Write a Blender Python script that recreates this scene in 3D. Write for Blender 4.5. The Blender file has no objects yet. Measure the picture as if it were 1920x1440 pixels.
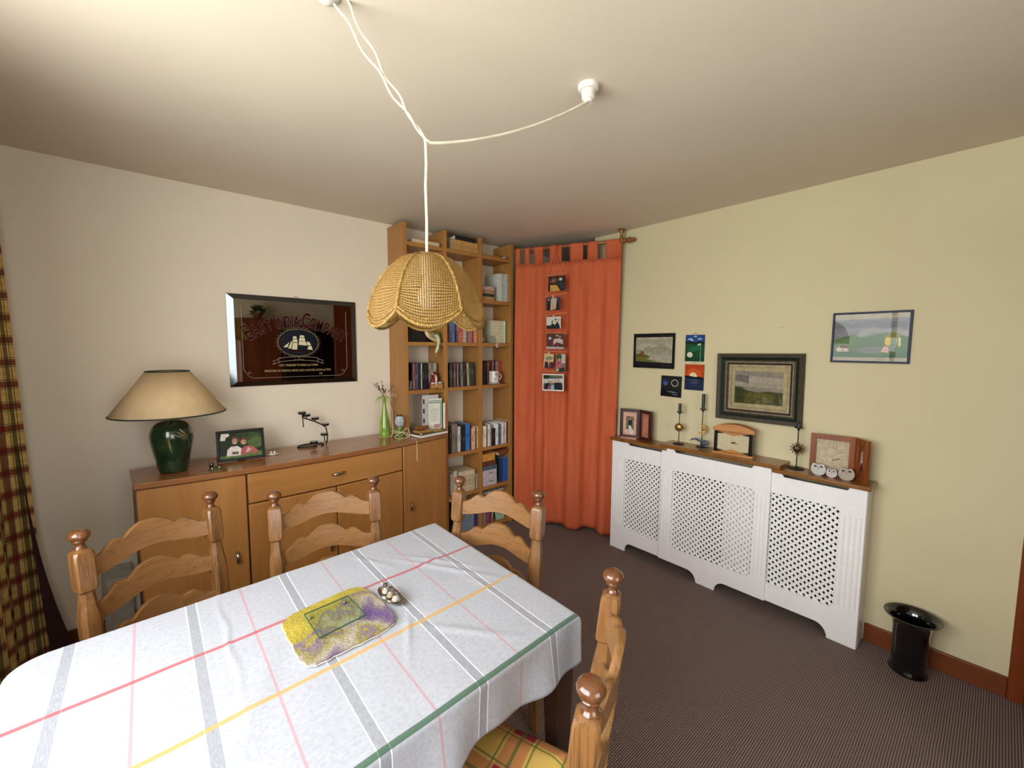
import bpy, bmesh, math, random
from mathutils import Vector, Matrix
random.seed(7)
S = bpy.context.scene
C = S.collection
PI = math.pi

# ---------------------------------------------------------------- camera
CAM = (795.05, .712367, -.085326, .005955)      # focal length in px of a 1920 px wide frame, yaw, pitch, roll
def make_camera():
    f, yaw, pitch, roll = CAM
    fw = Vector((math.sin(yaw)*math.cos(pitch), math.cos(yaw)*math.cos(pitch), math.sin(pitch)))
    r = Vector((math.cos(yaw), -math.sin(yaw), 0)); u = r.cross(fw)
    r2 = r*math.cos(roll) + u*math.sin(roll); u2 = u*math.cos(roll) - r*math.sin(roll)
    cd = bpy.data.cameras.new('camera'); cd.sensor_width = 36; cd.sensor_fit = 'HORIZONTAL'
    cd.lens = f/1920*36; cd.clip_start = .02
    co = bpy.data.objects.new('camera', cd); C.objects.link(co)
    m = Matrix((r2, u2, -fw)).transposed().to_4x4(); m.translation = (0, 0, 1.5)
    co.matrix_world = m; S.camera = co
make_camera()

# ---------------------------------------------------------------- world, lights, exposure
W = bpy.data.worlds.new('daylight'); S.world = W; W.use_nodes = True
nt = W.node_tree; nt.nodes.clear()
wo = nt.nodes.new('ShaderNodeOutputWorld'); bg = nt.nodes.new('ShaderNodeBackground')
tc = nt.nodes.new('ShaderNodeTexCoord'); sp = nt.nodes.new('ShaderNodeSeparateXYZ'); rp = nt.nodes.new('ShaderNodeValToRGB')
nt.links.new(tc.outputs['Generated'], sp.inputs[0]); nt.links.new(sp.outputs['Z'], rp.inputs[0])
rp.color_ramp.elements[0].position = 0.0; rp.color_ramp.elements[0].color = (.16, .22, .10, 1)
rp.color_ramp.elements[1].position = .06; rp.color_ramp.elements[1].color = (.95, .97, 1, 1)
nt.links.new(rp.outputs[0], bg.inputs[0]); bg.inputs[1].default_value = 2.0
nt.links.new(bg.outputs[0], wo.inputs[0])
def area(name, loc, rot, sx, sy, power, col):
    l = bpy.data.lights.new(name, 'AREA'); l.shape = 'RECTANGLE'; l.size = sx; l.size_y = sy
    l.energy = power; l.color = col
    o = bpy.data.objects.new(name, l); C.objects.link(o); o.location = loc; o.rotation_euler = rot
    return o
# daylight arriving through the big window (left wall) and the patio door (near wall)
area('window_daylight', (-.70, .80, 1.56), (0, -PI/2, 0), 1.15, 1.95, 52, (.96, .985, 1))
area('door_daylight', (.25, -1.86, 1.25), (PI/2, 0, 0), 1.3, 1.6, 21, (.97, .98, 1))
vs = S.view_settings; vs.view_transform = 'Standard'; vs.look = 'None'; vs.gamma = 1; vs.use_curve_mapping = False
vs.exposure = 0.55

# ---------------------------------------------------------------- materials
def lin(c):
    if isinstance(c, str): c = [int(c[i:i+2], 16)/255 for i in (0, 2, 4)]
    return tuple((x/12.92 if x <= .04045 else ((x+.055)/1.055)**2.4) for x in c) + (1,)
class NT:
    def __init__(s, name):
        s.m = bpy.data.materials.new(name); s.m.use_nodes = True; s.t = s.m.node_tree; s.t.nodes.clear()
        s.out = s.n('ShaderNodeOutputMaterial'); s.b = s.n('ShaderNodeBsdfPrincipled'); s.l(s.b.outputs[0], s.out.inputs[0])
    def n(s, t, **k):
        x = s.t.nodes.new(t)
        for a, v in k.items(): setattr(x, a, v)
        return x
    def l(s, a, b): s.t.links.new(a, b)
    def set(s, i, v):
        if hasattr(v, 'is_output') or isinstance(v, bpy.types.NodeSocket): s.l(v, i)
        else: i.default_value = v
    def math(s, op, a, b=0, c=None):
        x = s.n('ShaderNodeMath', operation=op); s.set(x.inputs[0], a); s.set(x.inputs[1], b)
        if c is not None: s.set(x.inputs[2], c)
        return x.outputs[0]
    def mix(s, f, a, b, mode='MIX'):
        x = s.n('ShaderNodeMix', data_type='RGBA', blend_type=mode)
        s.set(x.inputs[0], f); s.set(x.inputs[6], a); s.set(x.inputs[7], b); return x.outputs[2]
    def coord(s, kind='Object', scale=(1, 1, 1), rot=(0, 0, 0)):
        t = s.n('ShaderNodeTexCoord'); m = s.n('ShaderNodeMapping'); s.l(t.outputs[kind], m.inputs[0])
        m.inputs['Scale'].default_value = scale; m.inputs['Rotation'].default_value = rot; return m.outputs[0]
    def noise(s, vec, scale, detail=3, rough=.5, dist=0):
        x = s.n('ShaderNodeTexNoise'); s.l(vec, x.inputs[0]); x.inputs['Scale'].default_value = scale
        x.inputs['Detail'].default_value = detail; x.inputs['Roughness'].default_value = rough; x.inputs['Distortion'].default_value = dist
        return x.outputs[0]
    def ramp(s, f, stops):
        x = s.n('ShaderNodeValToRGB'); s.l(f, x.inputs[0]); e = x.color_ramp.elements
        while len(e) < len(stops): e.new(.5)
        for k, (p, c) in enumerate(stops): e[k].position = p; e[k].color = lin(c) if isinstance(c, str) else c
        return x.outputs[0]
    def bump(s, h, strength, dist=.01):
        x = s.n('ShaderNodeBump'); s.l(h, x.inputs['Height']); x.inputs['Strength'].default_value = strength
        x.inputs['Distance'].default_value = dist; s.l(x.outputs[0], s.b.inputs['Normal'])
    def stripe(s, x, center, half, period=None):
        if period:
            q = s.math('SUBTRACT', x, center - period/2); q = s.math('FLOORED_MODULO', q, period); q = s.math('SUBTRACT', q, period/2)
        else: q = s.math('SUBTRACT', x, center)
        return s.math('LESS_THAN', s.math('ABSOLUTE', q), half)
CACHE = {}
def mat(name, col, rough=.6, metal=0, var=.06, vs_=30, bump=0, bs=200, spec=.5, coat=0, trans=0, sheen=0, emit=None):
    key = (name, str(col), rough, metal)
    if key in CACHE: return CACHE[key]
    t = NT(name); v = t.coord()
    c = lin(col); nz = t.noise(v, vs_, 3)
    d = tuple(x*(1-var*2) for x in c[:3]) + (1,); h = tuple(min(1, x*(1+var*2)) for x in c[:3]) + (1,)
    t.l(t.ramp(nz, [(.3, d), (.7, h)]), t.b.inputs['Base Color'])
    t.b.inputs['Roughness'].default_value = rough; t.b.inputs['Metallic'].default_value = metal
    t.b.inputs['Specular IOR Level'].default_value = spec; t.b.inputs['Coat Weight'].default_value = coat
    t.b.inputs['Coat Roughness'].default_value = .08
    t.b.inputs['Sheen Weight'].default_value = sheen
    if trans: t.b.inputs['Transmission Weight'].default_value = trans
    if bump: t.bump(t.noise(v, bs, 2), bump)
    CACHE[key] = t.m; return t.m
def wood(name, dark, light, axis='X', scale=1.0, rough=.4, grain=1.0, coat=0.0):
    t = NT(name); sc = {'X': (1.2, 14, 14), 'Y': (14, 1.2, 14), 'Z': (14, 14, 1.2)}[axis]
    v = t.coord('Object', tuple(q*scale for q in sc))
    n1 = t.noise(v, 1.6, 6, .6, .8)
    v2 = t.coord('Object', tuple(q*scale*(1 if q < 5 else 5) for q in sc))
    n2 = t.noise(v2, 3, 2, .5)
    m = t.math('ADD', t.math('MULTIPLY', n1, .75), t.math('MULTIPLY', n2, .25*grain))
    t.l(t.ramp(m, [(.30, dark), (.66, light)]), t.b.inputs['Base Color'])
    t.b.inputs['Roughness'].default_value = rough; t.b.inputs['Coat Weight'].default_value = coat; t.b.inputs['Coat Roughness'].default_value = .12
    t.bump(m, .12*grain, .004); return t.m
OAK_X = wood('oak_grain_across', '382110', '835b32', 'X', 1.4, .36, 2.2, .15)
OAK_Z = wood('oak_grain_upright', '361f0e', '7c552e', 'Z', 1.4, .34, 2.0, .2)
OAK_K = wood('oak_knob', '4c2c18', '774a28', 'Z', 1.2, .2, .6, .5)
BEECH_X = wood('beech_across', 'a87238', 'bd864a', 'X', .7, .38, .4)
BEECH_Z = wood('beech_upright', 'a67036', 'bb8347', 'Z', .6, .38, .4)
BEECH_TOP = wood('beech_top', '8a5630', 'a26c40', 'X', .7, .25, .4, .3)
SHELF_Z = wood('shelf_upright', '9e6c36', 'b48044', 'Z', .5, .42, .4)
SHELF_X = wood('shelf_board', '9c6a34', 'b27e42', 'X', .6, .42, .4)
SKIRT = wood('skirting_wood', '5e2f16', '7a4020', 'Y', .6, .35, .5)
CASING = wood('casing_wood', '6a2f12', '843d18', 'Z', .6, .3, .5)
COVER_TOP = wood('cover_top_wood', '6e4418', '946228', 'Y', .7, .3, .6, .3)
DARKWOOD = wood('dark_frame_wood', '2c1410', '44231b', 'Z', 1, .35, .6)
ORANGEWOOD = wood('orange_frame_wood', '6e3514', '94501f', 'Z', 1, .35, .6)
CLOCKWOOD = wood('clock_wood', 'a4682c', 'c98c4a', 'X', 1, .35, .5)
WHITE = mat('white_paint', 'eceae9', .35, var=.012, coat=.1)
BLACK = mat('black_gloss', '0a0a0b', .12, coat=.6)
BLACKM = mat('black_metal', '141414', .4, metal=.6)
IRON = mat('dark_iron', '3a322a', .45, metal=.8, var=.15)
BRASS = mat('aged_brass', '8a6a34', .35, metal=.9, var=.2)
STEEL = mat('brushed_steel', '9a948a', .3, metal=1)
SILVER = mat('silver', 'c8c4bc', .15, metal=1)
CANDLE = mat('dark_green_wax', '16281e', .4, spec=.6)
PAPER = mat('page_edges', 'b9a888', .8, var=.1, vs_=120)
PAPERW = mat('white_page_edges', 'ddd6c8', .8, var=.05, vs_=120)
def thin_glass(name, tint=(1, 1, 1, 1), k=.08):
    t = NT(name); t.t.nodes.remove(t.b)
    tr = t.n('ShaderNodeBsdfTransparent'); tr.inputs[0].default_value = tint
    gl = t.n('ShaderNodeBsdfGlossy'); gl.inputs['Roughness'].default_value = .02
    nz = t.noise(t.coord(), 4, 2); ly = t.n('ShaderNodeLayerWeight'); ly.inputs[0].default_value = .25
    f = t.math('ADD', t.math('MULTIPLY', ly.outputs['Fresnel'], .8), t.math('MULTIPLY', nz, k))
    ge = t.n('ShaderNodeNewGeometry'); f = t.math('MULTIPLY', f, t.math('SUBTRACT', 1.0, ge.outputs['Backfacing']))
    mx = t.n('ShaderNodeMixShader'); t.l(f, mx.inputs[0]); t.l(tr.outputs[0], mx.inputs[1]); t.l(gl.outputs[0], mx.inputs[2])
    t.l(mx.outputs[0], t.out.inputs[0]); return t.m
PANE = thin_glass('window_pane'); PICGLASS = thin_glass('picture_glass', k=0.0); PICGLASS2 = thin_glass('shiny_picture_glass', k=.22)
GREENGLASS = thin_glass('green_glass', (.93, .97, .94, 1), .03); CLEAR = thin_glass('clear_glass', (.95, .97, .96, 1), .2)

def wall_mat(name, col):
    t = NT(name); v = t.coord()
    c = lin(col); d = tuple(x*.965 for x in c[:3]) + (1,)
    t.l(t.ramp(t.noise(v, 2.2, 3), [(.35, d), (.65, c)]), t.b.inputs['Base Color'])
    t.b.inputs['Roughness'].default_value = .75; t.bump(t.noise(v, 160, 3), .06, .004); return t.m
WALLB = wall_mat('painted_wall_cream', 'e6dac6')
WALLR = wall_mat('painted_wall_magnolia', 'cfc49e')
CEIL = wall_mat('ceiling_paint', 'dacdb8')
def carpet_mat():
    t = NT('ribbed_brown_carpet'); tcn = t.n('ShaderNodeTexCoord'); s_ = t.n('ShaderNodeSeparateXYZ')
    wob = t.noise(t.coord(), 9, 2)
    t.l(tcn.outputs['Object'], s_.inputs[0])
    def wave(x, per, w):
        q = t.math('ADD', t.math('MULTIPLY', x, 2*PI/per), t.math('MULTIPLY', wob, w)); return t.math('MULTIPLY_ADD', t.math('SINE', q), .5, .5)
    a = wave(s_.outputs['Y'], .0078, 2.0); b = wave(s_.outputs['X'], .0088, 2.6)
    h = t.math('MULTIPLY', a, t.math('MULTIPLY_ADD', b, .72, .28))
    n = t.noise(t.coord(), 260, 2); h2 = t.math('ADD', t.math('MULTIPLY', h, .8), t.math('MULTIPLY', n, .35))
    t.l(t.ramp(h2, [(.06, '34292a'), (.42, '75645e'), (.85, 'ac9a93')]), t.b.inputs['Base Color'])
    t.b.inputs['Roughness'].default_value = .95; t.b.inputs['Specular IOR Level'].default_value = .1
    t.bump(h2, .8, .004); return t.m
def cloth_mat():
    t = NT('striped_tablecloth'); u_ = t.n('ShaderNodeUVMap'); s_ = t.n('ShaderNodeSeparateXYZ'); t.l(u_.outputs[0], s_.inputs[0])
    U, V = s_.outputs['X'], s_.outputs['Y']
    sc = t.coord('UV'); n = t.noise(sc, 90, 4, .7)
    vthread = t.noise(t.coord('UV', (900, 60, 1)), 1, 2)
    base = t.ramp(n, [(.3, '94979f'), (.62, 'a4a6ae')])
    P = .2435; gx = .0625
    c = t.mix(t.math('MULTIPLY', t.stripe(U, gx, .0135, P), 1.0), base, lin('dcdde2'))
    c = t.mix(t.math('MULTIPLY', t.stripe(U, gx, .0108, P), t.math('MULTIPLY_ADD', vthread, .5, .55)), c, lin('646872'))
    c = t.mix(t.math('MULTIPLY', t.stripe(U, gx-.0615+.1835, .0028, P), .55), c, lin('ac6c72'))
    c = t.mix(t.math('MULTIPLY', t.stripe(U, gx+.0615, .0016, P), .28), c, lin('8f9498'))
    c = t.mix(t.math('MULTIPLY', t.stripe(V, 1.229, .0060), .85), c, lin('a2363c'))
    c = t.mix(t.math('MULTIPLY', t.stripe(V, .968, .0062), .85), c, lin('b98e3c'))
    c = t.mix(t.math('MULTIPLY', t.stripe(V, .691, .0068), .9), c, lin('2c5239'))
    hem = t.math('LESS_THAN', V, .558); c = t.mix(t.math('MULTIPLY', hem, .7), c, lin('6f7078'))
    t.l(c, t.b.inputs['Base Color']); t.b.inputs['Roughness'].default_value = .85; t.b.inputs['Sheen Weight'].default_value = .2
    t.bump(t.math('ADD', n, t.math('MULTIPLY', vthread, .4)), .15, .0015); return t.m
def plaid_mat(name, per, base, band, cross, line, rot=0, transl=0, bw=.16):
    t = NT(name); u_ = t.coord('UV', (1, 1, 1), (0, 0, rot)); s_ = t.n('ShaderNodeSeparateXYZ'); t.l(u_, s_.inputs[0])
    U, V = s_.outputs['X'], s_.outputs['Y']
    n = t.noise(t.coord('UV'), 300, 2)
    A = t.stripe(U, 0, per*bw, per); B = t.stripe(V, 0, per*bw, per)
    b = t.mix(t.math('MULTIPLY', n, .5), lin(base), tuple(x*.7 for x in lin(base)[:3]) + (1,))
    c = t.mix(t.math('MULTIPLY', t.math('MAXIMUM', A, B), .85), b, lin(band))
    c = t.mix(t.math('MULTIPLY', A, B), c, lin(cross))
    for ax in (U, V):
        for ctr, hw, k in ((0, .028, .8), (per*(bw+.06), .016, .8), (-per*(bw+.06), .016, .8)):
            c = t.mix(t.math('MULTIPLY', t.stripe(ax, ctr, per*hw, per), k), c, lin(line))
    t.l(c, t.b.inputs['Base Color']); t.b.inputs['Roughness'].default_value = .9
    if transl:
        tr = t.n('ShaderNodeBsdfTranslucent'); t.l(c, tr.inputs[0]); mx = t.n('ShaderNodeMixShader'); mx.inputs[0].default_value = transl
        t.l(t.b.outputs[0], mx.inputs[1]); t.l(tr.outputs[0], mx.inputs[2]); t.l(mx.outputs[0], t.out.inputs[0])
    return t.m
def fabric_mat(name, a, b, transl=.15):
    t = NT(name); v = t.coord('Object', (1, 1, .12)); n = t.noise(v, 24, 3)
    c = t.ramp(n, [(.3, a), (.7, b)]); t.l(c, t.b.inputs['Base Color']); t.b.inputs['Roughness'].default_value = .85
    t.bump(t.noise(t.coord('Object', (1, 1, .2)), 140, 2), .15, .003)
    tr = t.n('ShaderNodeBsdfTranslucent'); t.l(c, tr.inputs[0]); mx = t.n('ShaderNodeMixShader'); mx.inputs[0].default_value = transl
    t.l(t.b.outputs[0], mx.inputs[1]); t.l(tr.outputs[0], mx.inputs[2]); t.l(mx.outputs[0], t.out.inputs[0]); return t.m
def cane_mat():
    t = NT('woven_cane'); s_ = t.n('ShaderNodeSeparateXYZ'); t.l(t.n('ShaderNodeUVMap').outputs[0], s_.inputs[0])
    wob = t.noise(t.coord('UV', (1, 1, 1)), 3, 2)
    U = t.math('ADD', s_.outputs['X'], t.math('MULTIPLY', wob, .25)); V = t.math('ADD', s_.outputs['Y'], t.math('MULTIPLY', wob, .4))
    fu = t.math('FRACT', U); fv = t.math('FRACT', V)
    hu = t.math('LESS_THAN', t.math('ABSOLUTE', t.math('SUBTRACT', fu, .5)), .27); hv = t.math('LESS_THAN', t.math('ABSOLUTE', t.math('SUBTRACT', fv, .5)), .22)
    hole = t.math('MULTIPLY', hu, hv)
    n = t.noise(t.coord('UV', (3, 1, 1)), 2.5, 3, .7)
    t.l(t.ramp(n, [(.3, '72521f'), (.5, '9a7636'), (.75, 'bd9852')]), t.b.inputs['Base Color']); t.b.inputs['Roughness'].default_value = .45
    h = t.math('ADD', t.math('SINE', t.math('MULTIPLY', U, 2*PI)), t.math('SINE', t.math('MULTIPLY', V, 2*PI))); t.bump(h, .5, .003)
    tl = t.n('ShaderNodeBsdfTranslucent'); tl.inputs[0].default_value = lin('c49a50'); m0 = t.n('ShaderNodeMixShader'); m0.inputs[0].default_value = .3
    t.l(t.b.outputs[0], m0.inputs[1]); t.l(tl.outputs[0], m0.inputs[2])
    tr = t.n('ShaderNodeBsdfTransparent'); mx = t.n('ShaderNodeMixShader'); t.l(hole, mx.inputs[0]); t.l(m0.outputs[0], mx.inputs[1]); t.l(tr.outputs[0], mx.inputs[2])
    t.l(mx.outputs[0], t.out.inputs[0]); return t.m
def felt_mat():
    t = NT('wet_felted_wool'); v = t.coord('Object'); s_ = t.n('ShaderNodeSeparateXYZ'); t.l(v, s_.inputs[0])
    n1 = t.noise(v, 9, 4, .6, 1.0); g = t.math('ADD', t.math('MULTIPLY', s_.outputs['Y'], 3.2), t.math('MULTIPLY', s_.outputs['X'], -1.1))
    n0 = t.noise(v, 5.5, 3, .5, .8)
    f = t.math('ADD', t.math('ADD', t.math('MULTIPLY', g, .62), t.math('MULTIPLY', n0, 1.5)), t.math('MULTIPLY_ADD', n1, .35, -.38))
    c = t.ramp(f, [(.18, '5c3a86'), (.30, '6e5a7a'), (.40, 'a39a8c'), (.47, '8c8040'), (.53, '74607c'), (.58, '9a8c34'), (.75, 'a8962a'), (.95, 'b4a236')])
    n2 = t.noise(v, 55, 3); c = t.mix(t.math('MULTIPLY', n2, .45), c, lin('6a6038'), 'MIX')
    t.l(c, t.b.inputs['Base Color']); t.b.inputs['Roughness'].default_value = 1; t.bump(t.noise(v, 120, 4), .9, .004); return t.m
def photo_mat(name, stops, scale=9, seed=0):
    t = NT(name); v = t.coord('Object', (scale, scale, scale)); m = v.node; m.inputs['Location'].default_value = (seed*3.1, seed*1.7, seed)
    n = t.noise(v, 1.6, 4, .7, .6); t.l(t.ramp(n, stops), t.b.inputs['Base Color']); t.b.inputs['Roughness'].default_value = .3; return t.m

# ---------------------------------------------------------------- mesh builder
class MB:
    def __init__(s): s.v = []; s.f = []; s.mi = []; s.uv = {}; s.T = Matrix.Identity(4); s.k = 0
    def add(s, vs, fs, m=None, uvs=None):
        o = len(s.v); s.v += [tuple(s.T @ Vector(p)) for p in vs]
        for i, f in enumerate(fs):
            s.f.append([o+a for a in f]); s.mi.append(s.k if m is None else m)
        if uvs:
            for i, q in enumerate(uvs): s.uv[o+i] = q
        return s
    def box(s, x0, x1, y0, y1, z0, z1, m=None):
        return s.add([(x0, y0, z0), (x1, y0, z0), (x1, y1, z0), (x0, y1, z0), (x0, y0, z1), (x1, y0, z1), (x1, y1, z1), (x0, y1, z1)],
                     [(0, 3, 2, 1), (4, 5, 6, 7), (0, 1, 5, 4), (1, 2, 6, 5), (2, 3, 7, 6), (3, 0, 4, 7)], m)
    def rings(s, rs, cap=True, m=None, closed=False):
        n = len(rs[0]); vs = [p for r in rs for p in r]; fs = []
        L = len(rs); rr = range(L if closed else L-1)
        for i in rr:
            a = i*n; b = ((i+1) % L)*n
            for j in range(n): fs.append((a+j, a+(j+1) % n, b+(j+1) % n, b+j))
        if cap and not closed: fs.append(tuple(range(n))[::-1]); fs.append(tuple(range((L-1)*n, L*n)))
        return s.add(vs, fs, m)
    def lathe(s, prof, c=(0, 0, 0), seg=24, m=None, cap=True, sx=1, sy=1):
        return s.rings([[(c[0]+r*sx*math.cos(2*PI*j/seg), c[1]+r*sy*math.sin(2*PI*j/seg), c[2]+z) for j in range(seg)] for r, z in prof], cap, m)
    def ball(s, c, r, seg=16, m=None):
        if not hasattr(r, '__len__'): r = (r, r, r)
        n = seg//2; rs = []
        for i in range(n+1):
            a = -PI/2 + PI*i/n; q = max(.02, math.cos(a))
            rs.append([(c[0]+r[0]*q*math.cos(2*PI*j/seg), c[1]+r[1]*q*math.sin(2*PI*j/seg), c[2]+r[2]*math.sin(a)) for j in range(seg)])
        return s.rings(rs, True, m)
    def tube(s, path, r, seg=8, m=None, closed=False):
        P = [Vector(p) for p in path]; n = len(P); rs = []; up = None
        for i in range(n):
            t = (P[(i+1) % n]-P[i-1]) if closed else (P[min(i+1, n-1)]-P[max(i-1, 0)])
            t.normalize()
            if up is None: up = Vector((0, 0, 1)) if abs(t.z) < .9 else Vector((1, 0, 0))
            x = t.cross(up)
            if x.length < 1e-4: x = t.orthogonal()
            x.normalize(); up = x.cross(t).normalized(); rr = r[i] if hasattr(r, '__len__') else r
            rs.append([tuple(P[i] + x*rr*math.cos(2*PI*j/seg) + up*rr*math.sin(2*PI*j/seg)) for j in range(seg)])
        return s.rings(rs, True, m, closed)
    def prism(s, poly, y0, y1, m=None):            # polygon in x,z swept along y
        n = len(poly); vs = [(a, y0, b) for a, b in poly] + [(a, y1, b) for a, b in poly]
        return s.add(vs, [tuple(range(n)), tuple(range(n, 2*n))[::-1]] + [(i, n+i, n+(i+1) % n, (i+1) % n) for i in range(n)], m)
    def slab(s, poly, z0, z1, m=None):             # polygon in x,y swept along z
        n = len(poly); vs = [(a, b, z0) for a, b in poly] + [(a, b, z1) for a, b in poly]
        return s.add(vs, [tuple(range(n))[::-1], tuple(range(n, 2*n))] + [(i, (i+1) % n, n+(i+1) % n, n+i) for i in range(n)], m)
    def grid(s, fn, nu, nv, m=None, uvf=None):
        vs = []; uvs = []
        for j in range(nv+1):
            for i in range(nu+1):
                vs.append(fn(i/nu, j/nv)); uvs.append(uvf(i/nu, j/nv) if uvf else (i/nu, j/nv))
        fs = [(j*(nu+1)+i, j*(nu+1)+i+1, (j+1)*(nu+1)+i+1, (j+1)*(nu+1)+i) for j in range(nv) for i in range(nu)]
        return s.add(vs, fs, m, uvs)
    def plate(s, outer, holes, y0, y1, m=None):    # x,z plate with holes, swept along y
        bm = bmesh.new()
        for loop in [outer]+holes:
            q = [bm.verts.new((a, y0, b)) for a, b in loop]
            for i in range(len(q)): bm.edges.new((q[i], q[(i+1) % len(q)]))
        bmesh.ops.triangle_fill(bm, edges=bm.edges[:], use_beauty=True)
        bmesh.ops.recalc_face_normals(bm, faces=bm.faces[:])
        r = bmesh.ops.extrude_face_region(bm, geom=bm.faces[:])
        for v in r['geom']:
            if isinstance(v, bmesh.types.BMVert): v.co.y = y1
        bm.verts.index_update()
        s.add([tuple(v.co) for v in bm.verts], [tuple(v.index for v in f.verts) for f in bm.faces], m); bm.free(); return s
    def build(s, name, mats, parent=None, smooth=35, bevel=0, loc=None, rz=0, thick=0, subsurf=0, recalc=True):
        me = bpy.data.meshes.new(name); me.from_pydata(s.v, [], s.f)
        if not isinstance(mats, (list, tuple)): mats = [mats]
        for q in mats: me.materials.append(q)
        me.polygons.foreach_set('material_index', s.mi)
        if s.uv:
            ul = me.uv_layers.new(name='UVMap')
            for lp in me.loops: ul.data[lp.index].uv = s.uv.get(lp.vertex_index, (0, 0))
        if recalc:
            bm = bmesh.new(); bm.from_mesh(me); bmesh.ops.recalc_face_normals(bm, faces=bm.faces[:]); bm.to_mesh(me); bm.free()
        if smooth:
            me.polygons.foreach_set('use_smooth', [True]*len(me.polygons)); me.set_sharp_from_angle(angle=math.radians(smooth))
        o = bpy.data.objects.new(name, me); C.objects.link(o)
        if parent: o.parent = parent
        if loc: o.location = loc
        if rz: o.rotation_euler = (0, 0, rz)
        if thick: q = o.modifiers.new('thickness', 'SOLIDIFY'); q.thickness = thick; q.offset = 0
        if bevel: q = o.modifiers.new('bevel', 'BEVEL'); q.width = bevel; q.segments = 2; q.limit_method = 'ANGLE'; q.angle_limit = math.radians(50)
        if subsurf: q = o.modifiers.new('sub', 'SUBSURF'); q.levels = subsurf; q.render_levels = subsurf
        return o
def tag(o, label, cat, group=None):
    o['label'] = label; o['category'] = cat
    if group: o['group'] = group
    return o
def thing(name, label, cat, loc=(0, 0, 0), rz=0, group=None, rot=None):
    o = bpy.data.objects.new(name, None); C.objects.link(o); o.empty_display_size = .05
    o.location = loc; o.rotation_euler = rot or (0, 0, rz); return tag(o, label, cat, group)
def struct(o): o['kind'] = 'structure'; return o
def plab(o, label): o['label'] = label; return o
def text_mesh(txt, size=1.0, xs=1.0, bold=0):
    cu = bpy.data.curves.new('t', 'FONT'); cu.body = txt; cu.size = size; cu.align_x = 'CENTER'; cu.extrude = 0; cu.offset = bold; cu.resolution_u = 3
    o = bpy.data.objects.new('t', cu); C.objects.link(o); dg = bpy.context.evaluated_depsgraph_get(); dg.update()
    me = bpy.data.meshes.new_from_object(o.evaluated_get(dg))
    vs = [(v.co.x*xs, v.co.y) for v in me.vertices]; fs = [tuple(p.vertices) for p in me.polygons]
    bpy.data.objects.remove(o); bpy.data.curves.remove(cu); bpy.data.meshes.remove(me); return vs, fs
def write(mb, txt, x, z, size, xs=1.0, y=0, m=0, ang=0, bold=0):
    vs, fs = text_mesh(txt, size, xs, bold); ca, sa = math.cos(ang), math.sin(ang)
    mb.add([(x+a*ca-b*sa, y, z+a*sa+b*ca) for a, b in vs], fs, m)
def circ(cx, cz, rx, rz=None, n=24, a0=0, a1=2*PI):
    rz = rz or rx; full = abs(a1-a0-2*PI) < 1e-6; k = n if full else n+1
    return [(cx+rx*math.cos(a0+(a1-a0)*i/n), cz+rz*math.sin(a0+(a1-a0)*i/n)) for i in range(k)]
def art(name, w, h, layers, parent, y=0.0, step=.0003, label=None, rough=.5):
    """flat picture in x,z facing -y: one mesh of overlaid colour shapes given in 0..1 coordinates"""
    mb = MB(); cols = []; mats = []
    for i, (col, poly) in enumerate(layers):
        if col not in cols: cols.append(col); mats.append(mat('paint_'+col, col, rough, var=.09, vs_=60, spec=.15))
        mb.add([((a-.5)*w, y-step*i, (b-.5)*h) for a, b in poly], [tuple(range(len(poly)))], cols.index(col))
    o = mb.build(name, mats, parent, smooth=0, recalc=False)
    if label: o['label'] = label
    return o
FULL = [(0, 0), (1, 0), (1, 1), (0, 1)]
def frame_mb(mb, w, h, fw, y0, y1, m=0):           # four mitred bars around w x h
    a, b = w/2, h/2
    for P in ([(-a, -b), (a, -b), (a-fw, -b+fw), (-a+fw, -b+fw)], [(a, -b), (a, b), (a-fw, b-fw), (a-fw, -b+fw)],
              [(a, b), (-a, b), (-a+fw, b-fw), (a-fw, b-fw)], [(-a, b), (-a, -b), (-a+fw, -b+fw), (-a+fw, b-fw)]):
        mb.prism(P, y0, y1, m)
    return mb

# ================================================================ THE ROOM
CZ = 2.372; XR = 2.758; YB = 2.935; XL = -.60; YN = -1.6
struct(MB().box(-.8, 3.7, -1.8, 3.1, -.1, 0).build('floor', carpet_mat(), smooth=0))
struct(MB().box(-.8, 3.7, -1.8, 3.1, CZ, CZ+.1).build('ceiling', CEIL, smooth=0))
struct(MB().box(-.75, 3.6, YB, YB+.12, 0, CZ).build('wall_back', WALLB, smooth=0))
wr = MB().box(XR, XR+.1, YN, -.95, 0, CZ).box(XR, XR+.1, -.19, 2.191, 0, CZ).box(XR, XR+.1, -.95, -.19, 2.08, CZ).box(XR+.1, 3.5, 2.09, 2.191, 0, CZ); struct(wr.build('wall_right', WALLR, smooth=0))
struct(MB().box(3.5, 3.6, 2.09, YB, 0, CZ).build('wall_alcove', WALLB, smooth=0))
WY0, WY1, WZ0, WZ1 = -.22, 1.82, .94, 2.18
wl = MB(); wl.T = Matrix.Rotation(PI/2, 4, 'Z')
wl.plate([(YN-.12, 0), (YB, 0), (YB, CZ), (YN-.12, CZ)], [[(WY0, WZ0), (WY1, WZ0), (WY1, WZ1), (WY0, WZ1)]], -XL, -XL+.15)
struct(wl.build('wall_left', WALLB, smooth=0))
DX0, DX1, DZ1 = -.42, .92, 2.06
wn = MB(); wn.plate([(-.75, 0), (DX0, 0), (DX0, DZ1), (DX1, DZ1), (DX1, 0), (XR+.1, 0), (XR+.1, CZ), (-.75, CZ)], [], YN-.12, YN)
struct(wn.build('wall_near', WALLB, smooth=0))
struct(MB().box(XR-.016, XR, -.105, .380, 0, .094).build('baseboard_right', SKIRT, bevel=.004))
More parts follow.
